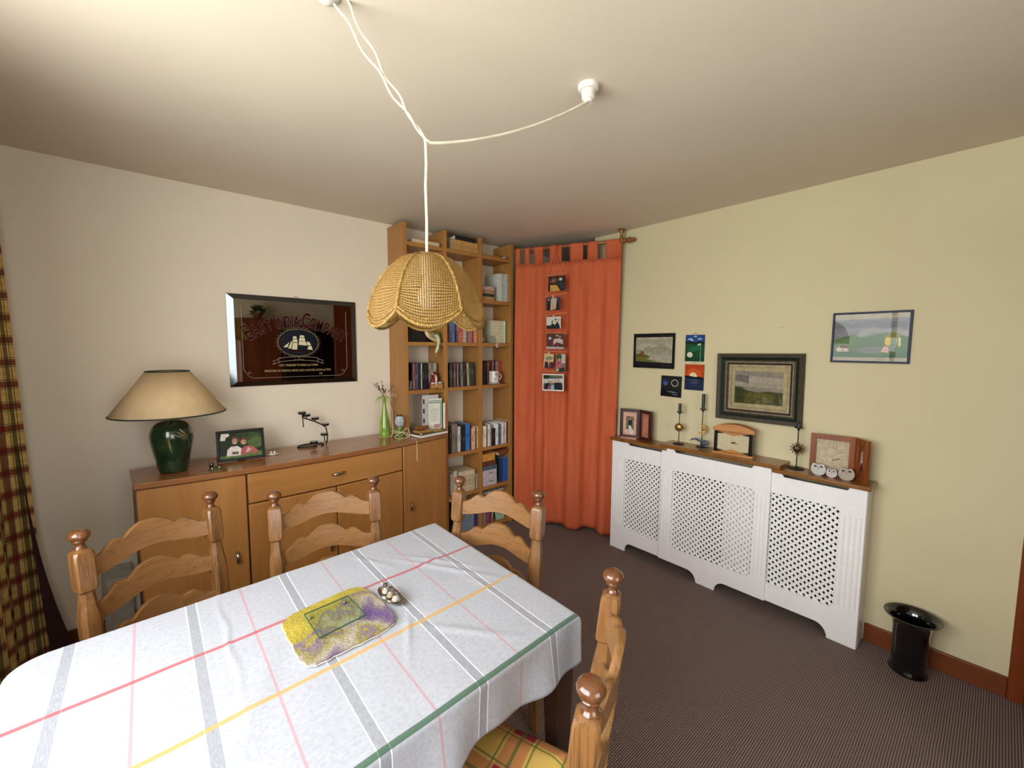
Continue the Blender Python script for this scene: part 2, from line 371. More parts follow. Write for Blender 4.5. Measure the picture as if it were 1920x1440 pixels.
struct(MB().box(XL, 1.34, YB-.016, YB, 0, .094).build('baseboard_back', SKIRT, bevel=.004))
# window in the left wall
w = thing('window_1', 'white window', 'window', (XL-.08, (WY0+WY1)/2, WZ0), PI/2)
for k in ('label', 'category'): del w[k]
struct(w); hw = (WY1-WY0)/2; hh = WZ1-WZ0
m = MB(); m.T = Matrix.Translation((0, 0, hh/2)); frame_mb(m, 2*hw, hh, .05, -.03, .03); m.box(-.022, .022, -.03, .03, -hh/2+.05, hh/2-.05)
m.build('window_frame', WHITE, w, bevel=.004)
MB().box(-hw+.05, hw-.05, -.003, .003, .05, hh-.05).build('pane', PANE, w, smooth=0)
MB().box(-hw-.04, hw+.04, -.14, .05, -.03, 0).build('window_sill', WHITE, w, bevel=.006)
# glazed patio door in the near wall
w = thing('door_1', 'x', 'x', ((DX0+DX1)/2, YN-.06, 0))
for k in ('label', 'category'): del w[k]
struct(w); m = MB(); hw = (DX1-DX0)/2; m.T = Matrix.Translation((0, 0, DZ1/2)); frame_mb(m, 2*hw, DZ1, .07, -.03, .03); m.box(-.04, .04, -.03, .03, -DZ1/2+.07, DZ1/2-.07)
m.build('door_frame', WHITE, w, bevel=.004); MB().box(-hw+.07, hw-.07, -.003, .003, .07, DZ1-.07).build('pane', PANE, w, smooth=0)
# wooden door casing on the right wall; unseen open leaf added to shade it
w = thing('door_2', 'x', 'x', (XR, -.55, 0), -PI/2)
for k in ('label', 'category'): del w[k]
struct(w)
MB().box(-.445, -.36, -.022, 0, 0, 2.08).box(.40, .485, -.022, 0, 0, 2.08).box(-.445, .485, -.022, 0, 2.08, 2.165).build('door_casing', CASING, w, bevel=.004)
MB().box(-.40, -.36, -.79, -.025, .008, 2.07).build('shading_door_leaf', CASING, w, bevel=.003)
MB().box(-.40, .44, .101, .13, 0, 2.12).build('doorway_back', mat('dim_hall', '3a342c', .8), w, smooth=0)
MB().lathe([(.022, 0), (.022, .004), (.009, .006), (.009, .03), (.024, .034), (.026, .046), (.018, .056)], seg=16).build('door_knob', BRASS, w, smooth=40)
kn = bpy.data.objects['door_knob']; kn.rotation_euler = (0, -PI/2, 0); kn.location = (-.40, -.72, 1.0)

# ================================================================ SIDEBOARD
SBW = 1.715
def sdep(x, d=0): q = x/(SBW/2)-1; return .31-d+.078*(1-q*q)
def curve_poly(x0, x1, back, d, n=14): return [(x0, back)] + [(x0+(x1-x0)*i/n, -sdep(x0+(x1-x0)*i/n, d)) for i in range(n+1)] + [(x1, back)]
sb = thing('sideboard', 'long bow-fronted sideboard in honey-coloured wood with doors and one drawer, against the wall', 'sideboard', (-.09, 2.815, 0), math.radians(3.5))
MB().slab(curve_poly(0, SBW, 0, 0, 24), .852, .88).build('top', BEECH_TOP, sb, bevel=.003)
MB().slab(curve_poly(.006, SBW-.006, 0, .034, 24), .06, .851).slab(curve_poly(.03, SBW-.03, -.01, .06, 24), 0, .06).build('body', mat('sideboard_body', '6f4318', .5), sb)
def front(name, x0, x1, z0, z1, axm):
    n = 10; P = [(x0+(x1-x0)*i/n, -sdep(x0+(x1-x0)*i/n, .012)) for i in range(n+1)]
    Q = [(x, y+.02) for x, y in P][::-1]; return MB().slab(P+Q, z0, z1).build(name, axm, sb, bevel=.005, smooth=20)
def bow_handle(x, z, parent, horiz=False, L=.062):
    pts = []
    for i in range(9):
        t = -1+2*i/8; o = -.020*(1-t*t)**.5-.002
        p = (x+t*L/2, -sdep(x+t*L/2, .012)+o, z+.003*t) if horiz else (x, -sdep(x, .012)+o, z+t*L/2)
        pts.append(p)
    return MB().tube(pts, [.0035, .006, .0075, .0075, .0075, .0075, .0075, .006, .0035], 8).build('handle', STEEL, parent)
d1 = front('door', .008, .425, .065, .846, BEECH_Z); bow_handle(.372, .425, d1)
dr = front('drawer', .433, 1.318, .692, .846, BEECH_X); bow_handle(.885, .766, dr, True, .075)
d2 = front('door', .433, .873, .065, .685, BEECH_Z); bow_handle(.83, .345, d2)
d3 = front('door', .879, 1.318, .065, .685, BEECH_Z); bow_handle(.922, .345, d3)
d4 = front('door', 1.326, 1.707, .065, .846, BEECH_Z); bow_handle(1.375, .43, d4)

# ================================================================ BOOKCASE
BX, BY = 1.349, 2.70
bc = thing('bookcase', 'tall open wooden bookcase of three narrow bays reaching almost to the ceiling', 'bookcase', (BX, BY, 0))
U = [(1.349, 1.381, .8815), (1.669, 1.700, 0), (1.990, 2.022, 0), (2.309, 2.341, 0)]
for a, b, z in U: MB().box(a-BX, b-BX, 0, .232, z, 2.343).build('upright', SHELF_Z, bc, bevel=.002)
LV = [[2.22, 1.875, 1.537, 1.195], [2.22, 1.875, 1.537, 1.20, .69, .36, .035], [2.22, 1.875, 1.537, 1.20, .692, .363, .035]]
for i in range(3):
    for z in LV[i]: MB().box(U[i][1]-BX, U[i+1][0]-BX, .004, .232, z-.027, z).build('shelf', SHELF_X, bc, bevel=.0015)

# ================================================================ RADIATOR COVER
yc = 1.13
rc = thing('radiator_cover', 'white adjustable radiator cover with lattice grilles and wooden top shelf', 'radiator cover', (XR, yc, 0), -PI/2)
def arc(cx, cz, rx, rz, a0, a1, n=6): return [(cx+rx*math.cos(math.radians(a0+(a1-a0)*i/n)), cz+rz*math.sin(math.radians(a0+(a1-a0)*i/n))) for i in range(n+1)]
def notch(x0, x1, zt, d): return [(x1+.02, zt), (x1+.008, zt-.006), (x1, zt-d), (x0, zt-d), (x0-.008, zt-.006), (x0-.02, zt)]
def hole(x0, x1, z0, z1, rl, rr):
    return (arc(x0+rl, z0+rl*.6, rl, rl*.6, 180, 270) if rl else [(x0, z0)]) + (arc(x1-rr, z0+rr*.6, rr, rr*.6, 270, 360) if rr else [(x1, z0)]) + \
           (arc(x1-rr*.5, z1-rr*.3, rr*.5, rr*.3, 0, 90) if rr else [(x1, z1)]) + (arc(x0+rl*.5, z1-rl*.3, rl*.5, rl*.3, 90, 180) if rl else [(x0, z1)])
def beads(mb, xs, y0, z0=.20, z1=.675):
    for x in xs: mb.tube([(x, y0, z0), (x, y0, z1)], .0042, 8)
m = MB()
m.plate([(-.744, 0), (-.618, 0)] + arc(-.57, .005, .048, .061, 180, 90) + [(-.31, .066), (-.31, .80), (-.60, .80)] + [(-.608, .814), (-.625, .82), (-.744, .82)],
        [hole(-.636, -.318, .17, .70, .05, 0)], -.139, -.127)
beads(m, (-.722, -.700, -.678, -.656), -.139); m.build('front_panel', WHITE, rc, smooth=30)
m = MB()
m.plate([(-.336, .066), (-.16, .066)] + arc(-.135, .0, .064, .066, 100, 5)[0:] + [(-.069, 0), (.044, 0)] + arc(.105, .0, .06, .066, 178, 90) + [(.326, .066), (.326, .838)] + notch(-.24, .225, .838, .02) + [(-.336, .838)],
        [hole(-.256, .246, .17, .70, .05, .05)], -.152, -.140)
beads(m, (-.318, -.298, -.278), -.152); beads(m, (.266, .286, .306), -.152); m.build('front_panel', WHITE, rc, smooth=30)
m = MB()
m.plate([(.31, .066), (.563, .066)] + arc(.563, .0, .058, .066, 90, 3) + [(.621, 0), (.742, 0), (.742, .82)] + notch(.385, .665, .82, .02) + [(.31, .82)],
        [hole(.317, .643, .17, .70, 0, .05)], -.139, -.127)
beads(m, (.662, .684, .706, .726), -.139); m.build('front_panel', WHITE, rc, smooth=30)
for x0 in (-.744, .729): MB().box(x0, x0+.015, -.127, -.001, 0, .82).build('end_panel', WHITE, rc, bevel=.002)
def lattice(x0, x1, z0, z1, y, ox=0, oz=0, P=.0345, w=.0112):
    m = MB(); h = w/2*math.sqrt(2); q = P/2; D = .005
    for sgn in (1, -1):
        lo = min(sgn*x for x in (x0, x1)) + z0; hi = max(sgn*x for x in (x0, x1)) + z1
        k = math.floor((lo-ox*sgn-oz)/P)
        while True:
            k += 1; c = k*P + ox*sgn + oz      # line  z = c - sgn*x
            if c > hi: break
            xs = sorted([(c-z0)*sgn, (c-z1)*sgn]); a = max(x0, xs[0]); b = min(x1, xs[1])
            if b-a < .004: continue
            yy = y if sgn > 0 else y+D*.6
            za, zb = c-sgn*a, c-sgn*b
            m.prism([(a, za-h), (b, zb-h), (b, zb+h), (a, za+h)], yy, yy+D*.6)
            n0 = int((a-x0)/(P/2))-1; x = None
            # small lobes between the crossings give the quatrefoil openings
            j = math.ceil(2*(a-ox-.25*P)/P)
            while True:
                x = ox + .25*P + j*P/2
                if x > b-.003: break
                z = c-sgn*x
                if x > a+.003 and z0+.004 < z < z1-.004: m.prism(circ(x, z, .0077, n=6), yy-.0004, yy+D*.6)
                j += 1
    return m
lattice(-.645, -.075, .16, .71, -.1265, -.0042, -.0034).build('grille', WHITE, rc, smooth=0)
lattice(-.266, .256, .16, .71, -.1395).build('grille', WHITE, rc, smooth=0)
lattice(.075, .653, .16, .71, -.1265, .0090, .0052).build('grille', WHITE, rc, smooth=0)
MB().box(-.755, -.30, -.163, -.001, .82, .842).build('shelf', COVER_TOP, rc, bevel=.006)
MB().box(.33, .758, -.163, -.001, .82, .842).build('shelf', COVER_TOP, rc, bevel=.006)
MB().box(-.345, .372, -.170, -.001, .8425, .865).box(-.30, .33, -.160, -.001, .838, .8425).build('shelf', COVER_TOP, rc, bevel=.006)

MB().box(-.735, .735, -.118, -.116, .10, .80).build('grille_shade_sheet', mat('grille_shade_black', '0a0a0b', .95, spec=.05), rc)  # black sheet added so the shade behind the grilles is in the colour
# ================================================================ TABLE AND CLOTH
TQ = [(-.265, 1.470), (.893, 1.537), (.877, .747), (-.28, .682)]
tb = thing('dining_table', 'rectangular wooden dining table hidden under a striped cloth', 'table', (.3, 1.11, 0))
tl = [(x-.3, y-1.11) for x, y in TQ]
MB().slab(tl[::-1], .715, .744).build('tabletop', OAK_X, tb, bevel=.004)
MB().slab([(x*.90, y*.86) for x, y in tl][::-1], .63, .7145).build('apron', OAK_X, tb)
for x, y in tl:
    lx, ly = x*.95, y*.93
    if x > 0 and y > 0: lx, ly = x*.955, y*.955
    m = MB(); m.rings([[(lx+a*r, ly+b*r, z) for a, b in ((-1, -1), (1, -1), (1, 1), (-1, 1))] for z, r in ((0, .02), (.3, .024), (.5, .03), (.629, .032))]); m.build('leg', mat('dark_oak_leg', '3a2012', .35, coat=.3), tb, bevel=.004)
U0, U1, V0, V1 = -.272, .901, .695, 1.494; R = .013
def drop(d, flare):
    if d <= 0: return 0, 0
    L = R*PI/2
    if d < L: a = d/R; return R*math.sin(a), R*(1-math.cos(a))
    return R+flare*(d-L), R+(d-L)
def g(x, c, w): return math.exp(-((x-c)/w)**2)
HF, HR, HB, HL = .142, .028, .05, .14
def cloth_pt(s, t):
    u = U0-HL + (U1+HR-U0+HL)*s; v = V0-HF + (V1+HB-V0+HF)*t
    return cloth_xyz(u, v)
def cloth_xyz(u, v):
    cu = min(max(u, U0), U1); cv = min(max(v, V0), V1)
    du = u-U1 if u > U1 else (U0-u if u < U0 else 0); dv = V0-v if v < V0 else (v-V1 if v > V1 else 0)
    fv = .05+.09*math.sin(u*17+.6)+.05*math.sin(u*41+2)
    ou, zu = drop(du, .12+.1*math.sin(v*30)); ov, zv = drop(dv, fv)
    rc = .055
    if u < U0+rc and v > V1-rc:
        px, py = u-(U0+rc), v-(V1-rc); dd = math.hypot(px, py)
        if dd > rc:
            o_, zz = drop(dd-rc, .1); k = (rc+o_)/dd
            return (U0+rc+px*k, V1-rc+py*k+.058*u, .7475-zz)
    z = .7475 - max(zu, zv) - .25*min(zu, zv)
    x = cu - .020*(1.5-cv)*(cu/.9 if cu > 0 else 0) + (ou if u > U1 else -ou)
    y = cv + .058*cu + (ov if v > V1 else -ov)
    if dv > .03: z += .004*math.sin(u*23+1); x += .02*dv*math.sin(u*20)
    # ripples, ironed creases and soft folds of the cloth on the table
    z += .0026*g(v, 1.035-.085*u, .0045) + .0032*g(u, -.055+.18+.004*math.sin(v*30), .005)*g(v, 1.25, .22) + .0012*g(u+.15*v, .93, .01)*g(v, 1.05, .2)
    z += .0045*g(u+.62*v, 1.46, .012)*g(v, 1.16, .16) + .0040*g(u+.7*v, 1.60, .015)*g(v, 1.22, .12) + .0040*g(u+.8*v, 1.3, .014)*g(v, .85, .09) + .003*g(u+.5*v, 1.25, .012)*g(v, 1.38, .08) + .003*g(u-.5*v, .02, .010)*g(v, .95, .08)
    z += .0020*g(u-.4*v, -.25, .03)*g(v, 1.0, .2)
    z += .0007*(math.sin(u*31+v*11)*math.sin(v*27-u*5)+1)
    return (x, y, z)
m = MB(); m.grid(cloth_pt, 220, 170, uvf=lambda s, t: (U0-HL+(U1+HR-U0+HL)*s, V0-HF+(V1+HB-V0+HF)*t))
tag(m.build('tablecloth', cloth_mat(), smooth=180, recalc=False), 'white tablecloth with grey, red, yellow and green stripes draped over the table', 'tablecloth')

# felt mat, glass trivet, cruet set
FM = [(.236, 1.195), (.240, 1.222), (.262, 1.243), (.290, 1.252), (.37, 1.263), (.440, 1.272), (.468, 1.262), (.483, 1.225), (.490, 1.15), (.493, 1.075), (.484, 1.040), (.452, 1.018), (.40, 1.012), (.33, 1.010), (.275, 1.004), (.250, 1.012), (.238, 1.05), (.240, 1.10)]
def smooth_loop(P, it=2):
    for _ in range(it):
        Q = []
        for i in range(len(P)):
            a, b = P[i], P[(i+1) % len(P)]; Q += [(a[0]*.75+b[0]*.25, a[1]*.75+b[1]*.25), (a[0]*.25+b[0]*.75, a[1]*.25+b[1]*.75)]
        P = Q
    return P
fp = [(x-.36+.0018*math.sin(i*1.9), y-1.135+.0018*math.cos(i*2.3)) for i, (x, y) in enumerate(smooth_loop(FM))]
m = MB(); m.slab(fp, 0, .002, 1); m.slab([(x*.985, y*.985) for x, y in fp], .002, .0065, 0)
tag(m.build('felt_mat', [felt_mat(), mat('white_felt', 'cfc9bd', .9)], loc=(.36, 1.135, .7515)), 'yellow and purple felted wool mat lying on the tablecloth', 'mat')
gt = thing('glass_trivet', 'small rectangular clear glass trivet on the felted mat', 'trivet', (.356, 1.147, .7585))
MB().slab([(.065, -.054), (.058, .067), (-.063, .055), (-.061, -.070)], .008, .014).build('plate', GREENGLASS, gt, smooth=0)
m = MB()
P4 = [(.065, -.054), (.058, .067), (-.063, .055), (-.061, -.070)]
for i in range(4):
    a, b = P4[i], P4[(i+1) % 4]; m.tube([(a[0], a[1], .011), (b[0], b[1], .011)], .0017, 6)
m.build('rim', mat('dark_green_glass_edge', '2c4a3c', .15), gt)
for x, y in ((.05, -.042), (.046, .054), (-.05, .044), (-.048, -.056)): MB().lathe([(.006, 0), (.007, .004), (.005, .0078)], (x, y, 0), 12).build('foot', CLEAR, gt)
ct = thing('cruet_tray', 'small oval steel tray holding three little shakers beside the felted mat', 'tray', (.519, 1.150, .751), math.radians(5))
m = MB()
m.rings([[(r*.022*math.cos(2*PI*j/28), r*.055*math.sin(2*PI*j/28), z) for j in range(28)] for r, z in ((.8, 0), (.95, .002), (1.12, .009), (1.15, .010), (1.08, .008), (.9, .003), (.75, .0025))])
m.build('dish', SILVER, ct)
for k, (dy, nm) in enumerate(((.030, 'far'), (.002, 'middle'), (-.027, 'near'))):
    sh = thing('shaker', f'{"farthest" if k == 0 else "middle" if k == 1 else "nearest"} of the three small glass shakers on the steel tray', 'shaker', (.519-dy*.087, 1.150+dy, .754), group='shakers on the oval tray')
    MB().lathe([(.007, 0), (.0105, .002), (.0115, .008), (.0105, .015), (.007, .020), (.0065, .023)], seg=20).build('jar', CLEAR, sh)
    MB().lathe([(.006, .001), (.0098, .003), (.0104, .008), (.009, .013)], seg=16).build('contents', mat('salt' if k != 1 else 'white_pepper', 'b4aea2' if k != 1 else 'a08c6c', .9), sh)
    MB().lathe([(.0075, .0215), (.0080, .026), (.0072, .030), (.004, .032)], seg=18).build('lid', STEEL, sh)

# ================================================================ CHAIRS
def oct_ring(hx, hy, ch, y, z): return [(hx-ch, y-hy, z), (hx, y-hy+ch, z), (hx, y+hy-ch, z), (hx-ch, y+hy, z), (-hx+ch, y+hy, z), (-hx, y+hy-ch, z), (-hx, y-hy+ch, z), (-hx+ch, y-hy, z)]
HWID = .18
def lean(z): return -.105*(.95-z) if z > .44 else -.0535+.10*(.44-z)
TOPX = [(0, .926), (.15, .924), (.3, .912), (.4, .897), (.46, .891), (.54, .897), (.62, .899), (.7, .890), (.8, .876), (.9, .870), (1, .868)]
BOTX = [(0, .840), (.2, .838), (.4, .830), (.6, .822), (.8, .817), (1, .816)]
def interp(T, x):
    for (a, p), (b, q) in zip(T, T[1:]):
        if x <= b: return p+(q-p)*(x-a)/(b-a)
    return T[-1][1]
def build_chair(label, loc, rz):
    t = thing('dining_chair', label, 'chair', (loc[0], loc[1], 0), rz, 'ladder-back oak dining chairs')
    for sx in (-1, 1):
        m = MB(); m.T = Matrix.Translation((sx*HWID, 0, 0))
        secs = [(0, .016, .005), (.06, .020, .006), (.38, .023, .005), (.47, .023, .006), (.62, .0225, .008), (.70, .0245, .010), (.745, .020, .010), (.775, .0165, .009), (.784, .0165, .009)]
        m.rings([oct_ring(h, h, c, lean(z), z) for z, h, c in secs])
        m.rings([oct_ring(h, h, c, lean(z), z) for z, h, c in ((.782, .016, .006), (.790, .0225, .007), (.802, .0235, .005), (.892, .0235, .005), (.903, .0215, .007), (.909, .014, .006))])
        m.build('post', OAK_Z, t, smooth=28)
        y = lean(.93)
        MB().lathe([(.015, .905), (.0165, .910), (.0125, .914), (.0105, .921), (.0115, .927), (.0165, .930), (.0175, .933), (.0150, .936), (.0215, .940), (.0245, .946), (.0250, .951), (.0225, .958), (.015, .964), (.006, .9665)], (sx*HWID, y, 0), 24).build('finial', OAK_K, t, smooth=50)
        m = MB(); m.T = Matrix.Translation((sx*.140, -.335, 0)); m.rings([oct_ring(h, h, .004, 0, z) for z, h in ((0, .017), (.2, .021), (.33, .016), (.36, .023), (.415, .023))]); m.build('leg', OAK_Z, t, smooth=28)
        MB().tube([(sx*.140, -.325, .2), (sx*.175, -.04, .2)], .012, 8).build('stretcher', OAK_X, t)
    MB().tube([(-.157, -.19, .2), (.157, -.19, .2)], .012, 8).build('stretcher', OAK_X, t)
    for k in range(3):
        dz = -.131*k; n = 40; L = HWID-.016; rows = []
        for i in range(n+1):
            x = -L+2*L*i/n; q = abs(x)/L; zt = interp(TOPX, q)+dz; zb = interp(BOTX, q)+dz
            yb = .034*(1-q*q); yt_, yb_ = yb+lean(zt), yb+lean(zb); h = .009
            rows.append([(x, yb_-h, zb), (x, yb_+h, zb), (x, yt_+h, zt-.003), (x, yt_+.004, zt), (x, yt_-.004, zt), (x, yt_-h, zt-.003)])
        MB().rings(rows).build('slat', OAK_X, t, smooth=40)
    MB().slab([(-.180, -.03), (-.165, -.35), (-.152, -.362), (.152, -.362), (.165, -.35), (.180, -.03), (.15, -.022), (-.15, -.022)][::-1], .405, .432).build('seat', OAK_X, t, bevel=.006)
    return t
def copy_thing(src, label, loc, rz):
    r = src.copy(); C.objects.link(r); r.location = (loc[0], loc[1], 0); r.rotation_euler = (0, 0, rz); r['label'] = label
    for ch in list(src.children):
        c = ch.copy(); C.objects.link(c); c.parent = r
        for gch in list(ch.children): d = gch.copy(); C.objects.link(d); d.parent = c
    return r
CH = [((-.173, 1.723), (.152, 1.875), 'ladder-back oak dining chair nearest the plaid curtain, behind the left end of the table'),
      ((.339, 1.734), (.686, 1.677), 'ladder-back oak dining chair in front of the sideboard drawer, middle of the back row'),
      ((.965, 1.446), (1.097, 1.109), 'ladder-back oak dining chair at the far table end, before the bookcase and orange curtain'),
      ((.838, .584), (.517, .397), 'ladder-back oak dining chair nearest the camera, with the plaid seat cushion')]
base = None; spots = []
for a, b, lab in CH:
    c = ((a[0]+b[0])/2, (a[1]+b[1])/2); ang = math.atan2(b[1]-a[1], b[0]-a[0]); spots.append((c, ang))
    if base is None: base = build_chair(lab, c, ang)
    else: copy_thing(base, lab, c, ang)
PLAID_CUSHION = plaid_mat('plaid_cushion_cotton', .185, 'd6b25a', 'c07a48', '8e2630', '5c6a34', rot=math.radians(8), bw=.20)
cu = thing('seat_cushion', 'yellow, orange and red plaid cushion on the chair nearest the camera', 'cushion', (spots[3][0][0], spots[3][0][1], .433), spots[3][1])
def cush(s, t):
    wv = .180+.052*t; x = (-1+2*s)*wv; y = -.082-.345*t
    e = min(1, 6*min(s, 1-s, t, 1-t)); return (x, y, .008+.036*e**.5+.003*math.sin(9*s+5*t))
m = MB(); m.grid(cush, 40, 40, uvf=lambda s, t: ((-1+2*s)*.21, -.40*t)); n1 = len(m.v)
m.grid(lambda s, t: (cush(s, t)[0], cush(s, t)[1], .002), 40, 40, uvf=lambda s, t: ((-1+2*s)*.21, -.40*t))
m.build('pad', PLAID_CUSHION, cu, smooth=180)
for sx in (-1, 1): MB().tube([(sx*.19, -.045, .014), (sx*.176, -.075, .03), (sx*.150, -.05, .028), (sx*.150, -.02, .012), (sx*.152, .0, -.02)], .0028, 6).build('tie', mat('white_tape', 'd8cfc4', .8), cu)
# ---- standing books: x0, x1, height, colour, colour name, tilt
BOOKS={
'D1':(1.195,2.755,'disc case',[(1.415, 1.43, 0.062, '8a9488', 'pale grey', 9), (1.432, 1.442, 0.191, '1d1612', 'black', 0), (1.442, 1.459, 0.187, '8c6a70', 'dusty pink', 0), (1.459, 1.472, 0.186, '5a3340', 'maroon', 0), (1.472, 1.485, 0.19, '4a4f66', 'slate blue', 0), (1.485, 1.495, 0.19, '1c1c1a', 'black', 0), (1.495, 1.508, 0.19, '262522', 'charcoal', 0), (1.508, 1.517, 0.189, 'b7b2aa', 'white', 0), (1.517, 1.541, 0.189, '1a1818', 'thick black', 0), (1.541, 1.554, 0.181, '24283a', 'dark navy', 0), (1.554, 1.57, 0.188, '16120f', 'black', 0), (1.57, 1.585, 0.19, 'a08374', 'beige', 0), (1.585, 1.601, 0.19, '76705f', 'olive grey', 0), (1.601, 1.615, 0.19, '636a68', 'grey', 0), (1.615, 1.628, 0.189, 'a2a598', 'pale green', 0), (1.628, 1.642, 0.187, '8c7a5c', 'tan', 0)]),
'D2':(1.2,2.715,'disc case',[(1.719, 1.731, 0.174, '15140f', 'black', 0), (1.731, 1.747, 0.177, '3c4436', 'dark green', 0), (1.747, 1.764, 0.179, '251a18', 'dark brown', 0), (1.764, 1.781, 0.179, '7c4a55', 'rose', 0), (1.781, 1.793, 0.18, '29161c', 'dark plum', 0), (1.793, 1.805, 0.18, '8f8a90', 'silver grey', 0), (1.805, 1.825, 0.18, '201a1c', 'black', -1), (1.825, 1.847, 0.179, '79786e', 'grey', -2), (1.847, 1.864, 0.181, '2a2030', 'dark purple', -3), (1.864, 1.884, 0.181, '2c2422', 'charcoal', -3), (1.884, 1.902, 0.18, 'c3ab74', 'yellow', -3), (1.902, 1.92, 0.18, '3b4a40', 'deep green', -3), (1.92, 1.953, 0.182, '30333a', 'dark grey', -3)]),
'D3':(1.2,2.8,'book',[(2.101, 2.115, 0.176, '1d1a1c', 'black', 0), (2.115, 2.131, 0.178, '3a3438', 'charcoal', 0), (2.131, 2.148, 0.18, '241416', 'dark brown', 0), (2.148, 2.165, 0.182, '9c6a66', 'dusty rose', 0), (2.165, 2.182, 0.184, '6d1f1f', 'red', 0), (2.182, 2.199, 0.183, '4a1216', 'deep red', 0), (2.199, 2.216, 0.188, '99777c', 'mauve', 0), (2.216, 2.236, 0.187, '2c141c', 'plum', 0), (2.236, 2.265, 0.187, '877a70', 'grey', 0), (2.265, 2.303, 0.189, 'a8402e', 'bright red', 0)]),
'C2':(1.537,2.72,'hardback volume',[(1.723, 1.737, 0.21, '6a4634', 'brown', 0), (1.737, 1.753, 0.21, '2a5a8c', 'blue', 0), (1.753, 1.777, 0.21, '6472a0', 'lavender blue', 0), (1.777, 1.791, 0.21, '1e1c24', 'black', 0), (1.791, 1.813, 0.21, '6d5450', 'taupe', 0), (1.813, 1.854, 0.21, 'b8665c', 'salmon pink', 0), (1.854, 1.882, 0.21, 'caa68a', 'cream', 0), (1.882, 1.902, 0.21, '4a6a7c', 'steel blue', 0), (1.902, 1.934, 0.21, 'b4665a', 'coral', 0), (1.934, 1.955, 0.21, '87405c', 'magenta', 0), (1.955, 1.981, 0.21, 'c89455', 'ochre', 0), (1.981, 1.9885, 0.21, 'a8643a', 'rust', 0)]),
'C3':(1.537,2.74,'book',[(2.156, 2.272, 0.183, 'c9c4a4', 'cream faced', 0), (2.272, 2.29, 0.184, 'e4e0d0', 'white', 0), (2.29, 2.3075, 0.185, '5f8a35', 'green', 0), (2.316, 2.3075, 0.182, 'cfcbae', 'pale cream', 0)]),
'B3':(1.875,2.735,'book',[(2.218, 2.249, 0.228, 'c8ccc0', 'white', 0), (2.249, 2.269, 0.227, '9fb09a', 'pale green', 0), (2.269, 2.3075, 0.23, 'b4bcc0', 'pale grey', 0)]),
'E2':(0.69,2.715,'book',[(1.722, 1.744, 0.217, '26302a', 'dark green', 0), (1.744, 1.768, 0.218, '8a8078', 'light grey', 0), (1.768, 1.793, 0.224, '7c7268', 'warm grey', 0), (1.797, 1.822, 0.199, 'cfc8c4', 'white', 0), (1.822, 1.837, 0.206, '12181a', 'black', 0), (1.837, 1.867, 0.207, '101620', 'blue-black', 0), (1.867, 1.908, 0.212, '2a72b0', 'bright blue', 0), (1.908, 1.923, 0.196, '38121a', 'dark red', 0), (1.923, 1.949, 0.172, 'e0a69a', 'salmon pink', 0), (1.949, 1.962, 0.182, 'd8b89c', 'peach', 0), (1.962, 1.976, 0.176, '5c4a30', 'brown', 0), (1.976, 1.9885, 0.179, 'e0bd80', 'pale yellow', 0)]),
'E3':(0.692,2.712,'book',[(2.034, 2.048, 0.175, 'd9d3b8', 'cream', 0), (2.048, 2.07, 0.171, 'e8e4d2', 'white', 0), (2.07, 2.089, 0.179, '8c7f6a', 'brownish grey', 0), (2.089, 2.106, 0.182, 'ebe4da', 'ivory', 0), (2.106, 2.123, 0.18, 'a09c98', 'light grey', 0), (2.123, 2.142, 0.142, '1e1a1c', 'black', 0), (2.142, 2.168, 0.142, '100c0c', 'jet black', 0), (2.168, 2.193, 0.181, 'dcdfe0', 'cool white', 0), (2.193, 2.208, 0.179, '5f8a94', 'teal', 0), (2.208, 2.222, 0.164, '1f3a58', 'navy blue', 0), (2.222, 2.234, 0.167, '9094a4', 'grey blue', 0), (2.234, 2.253, 0.174, 'e9e8cc', 'light cream', 0), (2.253, 2.263, 0.172, '94806a', 'tan', 0), (2.263, 2.286, 0.18, 'd9c2b8', 'pinkish white', 0), (2.286, 2.3, 0.182, '241414', 'black', 0), (2.3, 2.3075, 0.19, 'c9a096', 'dusty pink', 0)]),
'G3':(0.035,2.715,'book',[(2.037, 2.068, 0.136, '8a8078', 'grey', 0), (2.068, 2.107, 0.127, '8a4658', 'rose pink', 0), (2.107, 2.129, 0.119, '6e3040', 'crimson', 0)]),
'G2':(0.035,2.72,'magazine',[(1.842, 1.952, 0.151, '6f7c88', 'blue grey', 0), (1.952, 1.9885, 0.13, '3a3060', 'purple', 0)]),
'F2':(0.36,2.72,'book',[(1.73, 1.759, 0.162, 'b8b0a0', 'greyish', 0), (1.759, 1.791, 0.181, 'cfc6b2', 'cream', 0), (1.973, 1.9885, 0.124, 'aaa498', 'grey', 0)]),
'F3':(0.363,2.72,'book',[(2.224, 2.253, 0.201, '26364e', 'dark blue', 0), (2.253, 2.3075, 0.203, '1c58a8', 'bright blue', 0)]),
'C1':(1.537,2.8,'dark leather volume',[(1.439, 1.452, 0.19, '261a18', 'dark brown', 0), (1.454, 1.467, 0.19, '261a18', 'dark brown', 0), (1.468, 1.482, 0.19, '261a18', 'dark brown', 0), (1.483, 1.496, 0.19, '261a18', 'dark brown', 0), (1.498, 1.511, 0.19, '261a18', 'dark brown', 0), (1.512, 1.526, 0.19, '261a18', 'dark brown', 0), (1.527, 1.541, 0.19, '261a18', 'dark brown', 0), (1.542, 1.556, 0.19, '261a18', 'dark brown', 0), (1.558, 1.572, 0.19, '261a18', 'dark brown', 0), (1.573, 1.587, 0.19, '261a18', 'dark brown', 0), (1.588, 1.602, 0.19, '261a18', 'dark brown', 0)]),
}

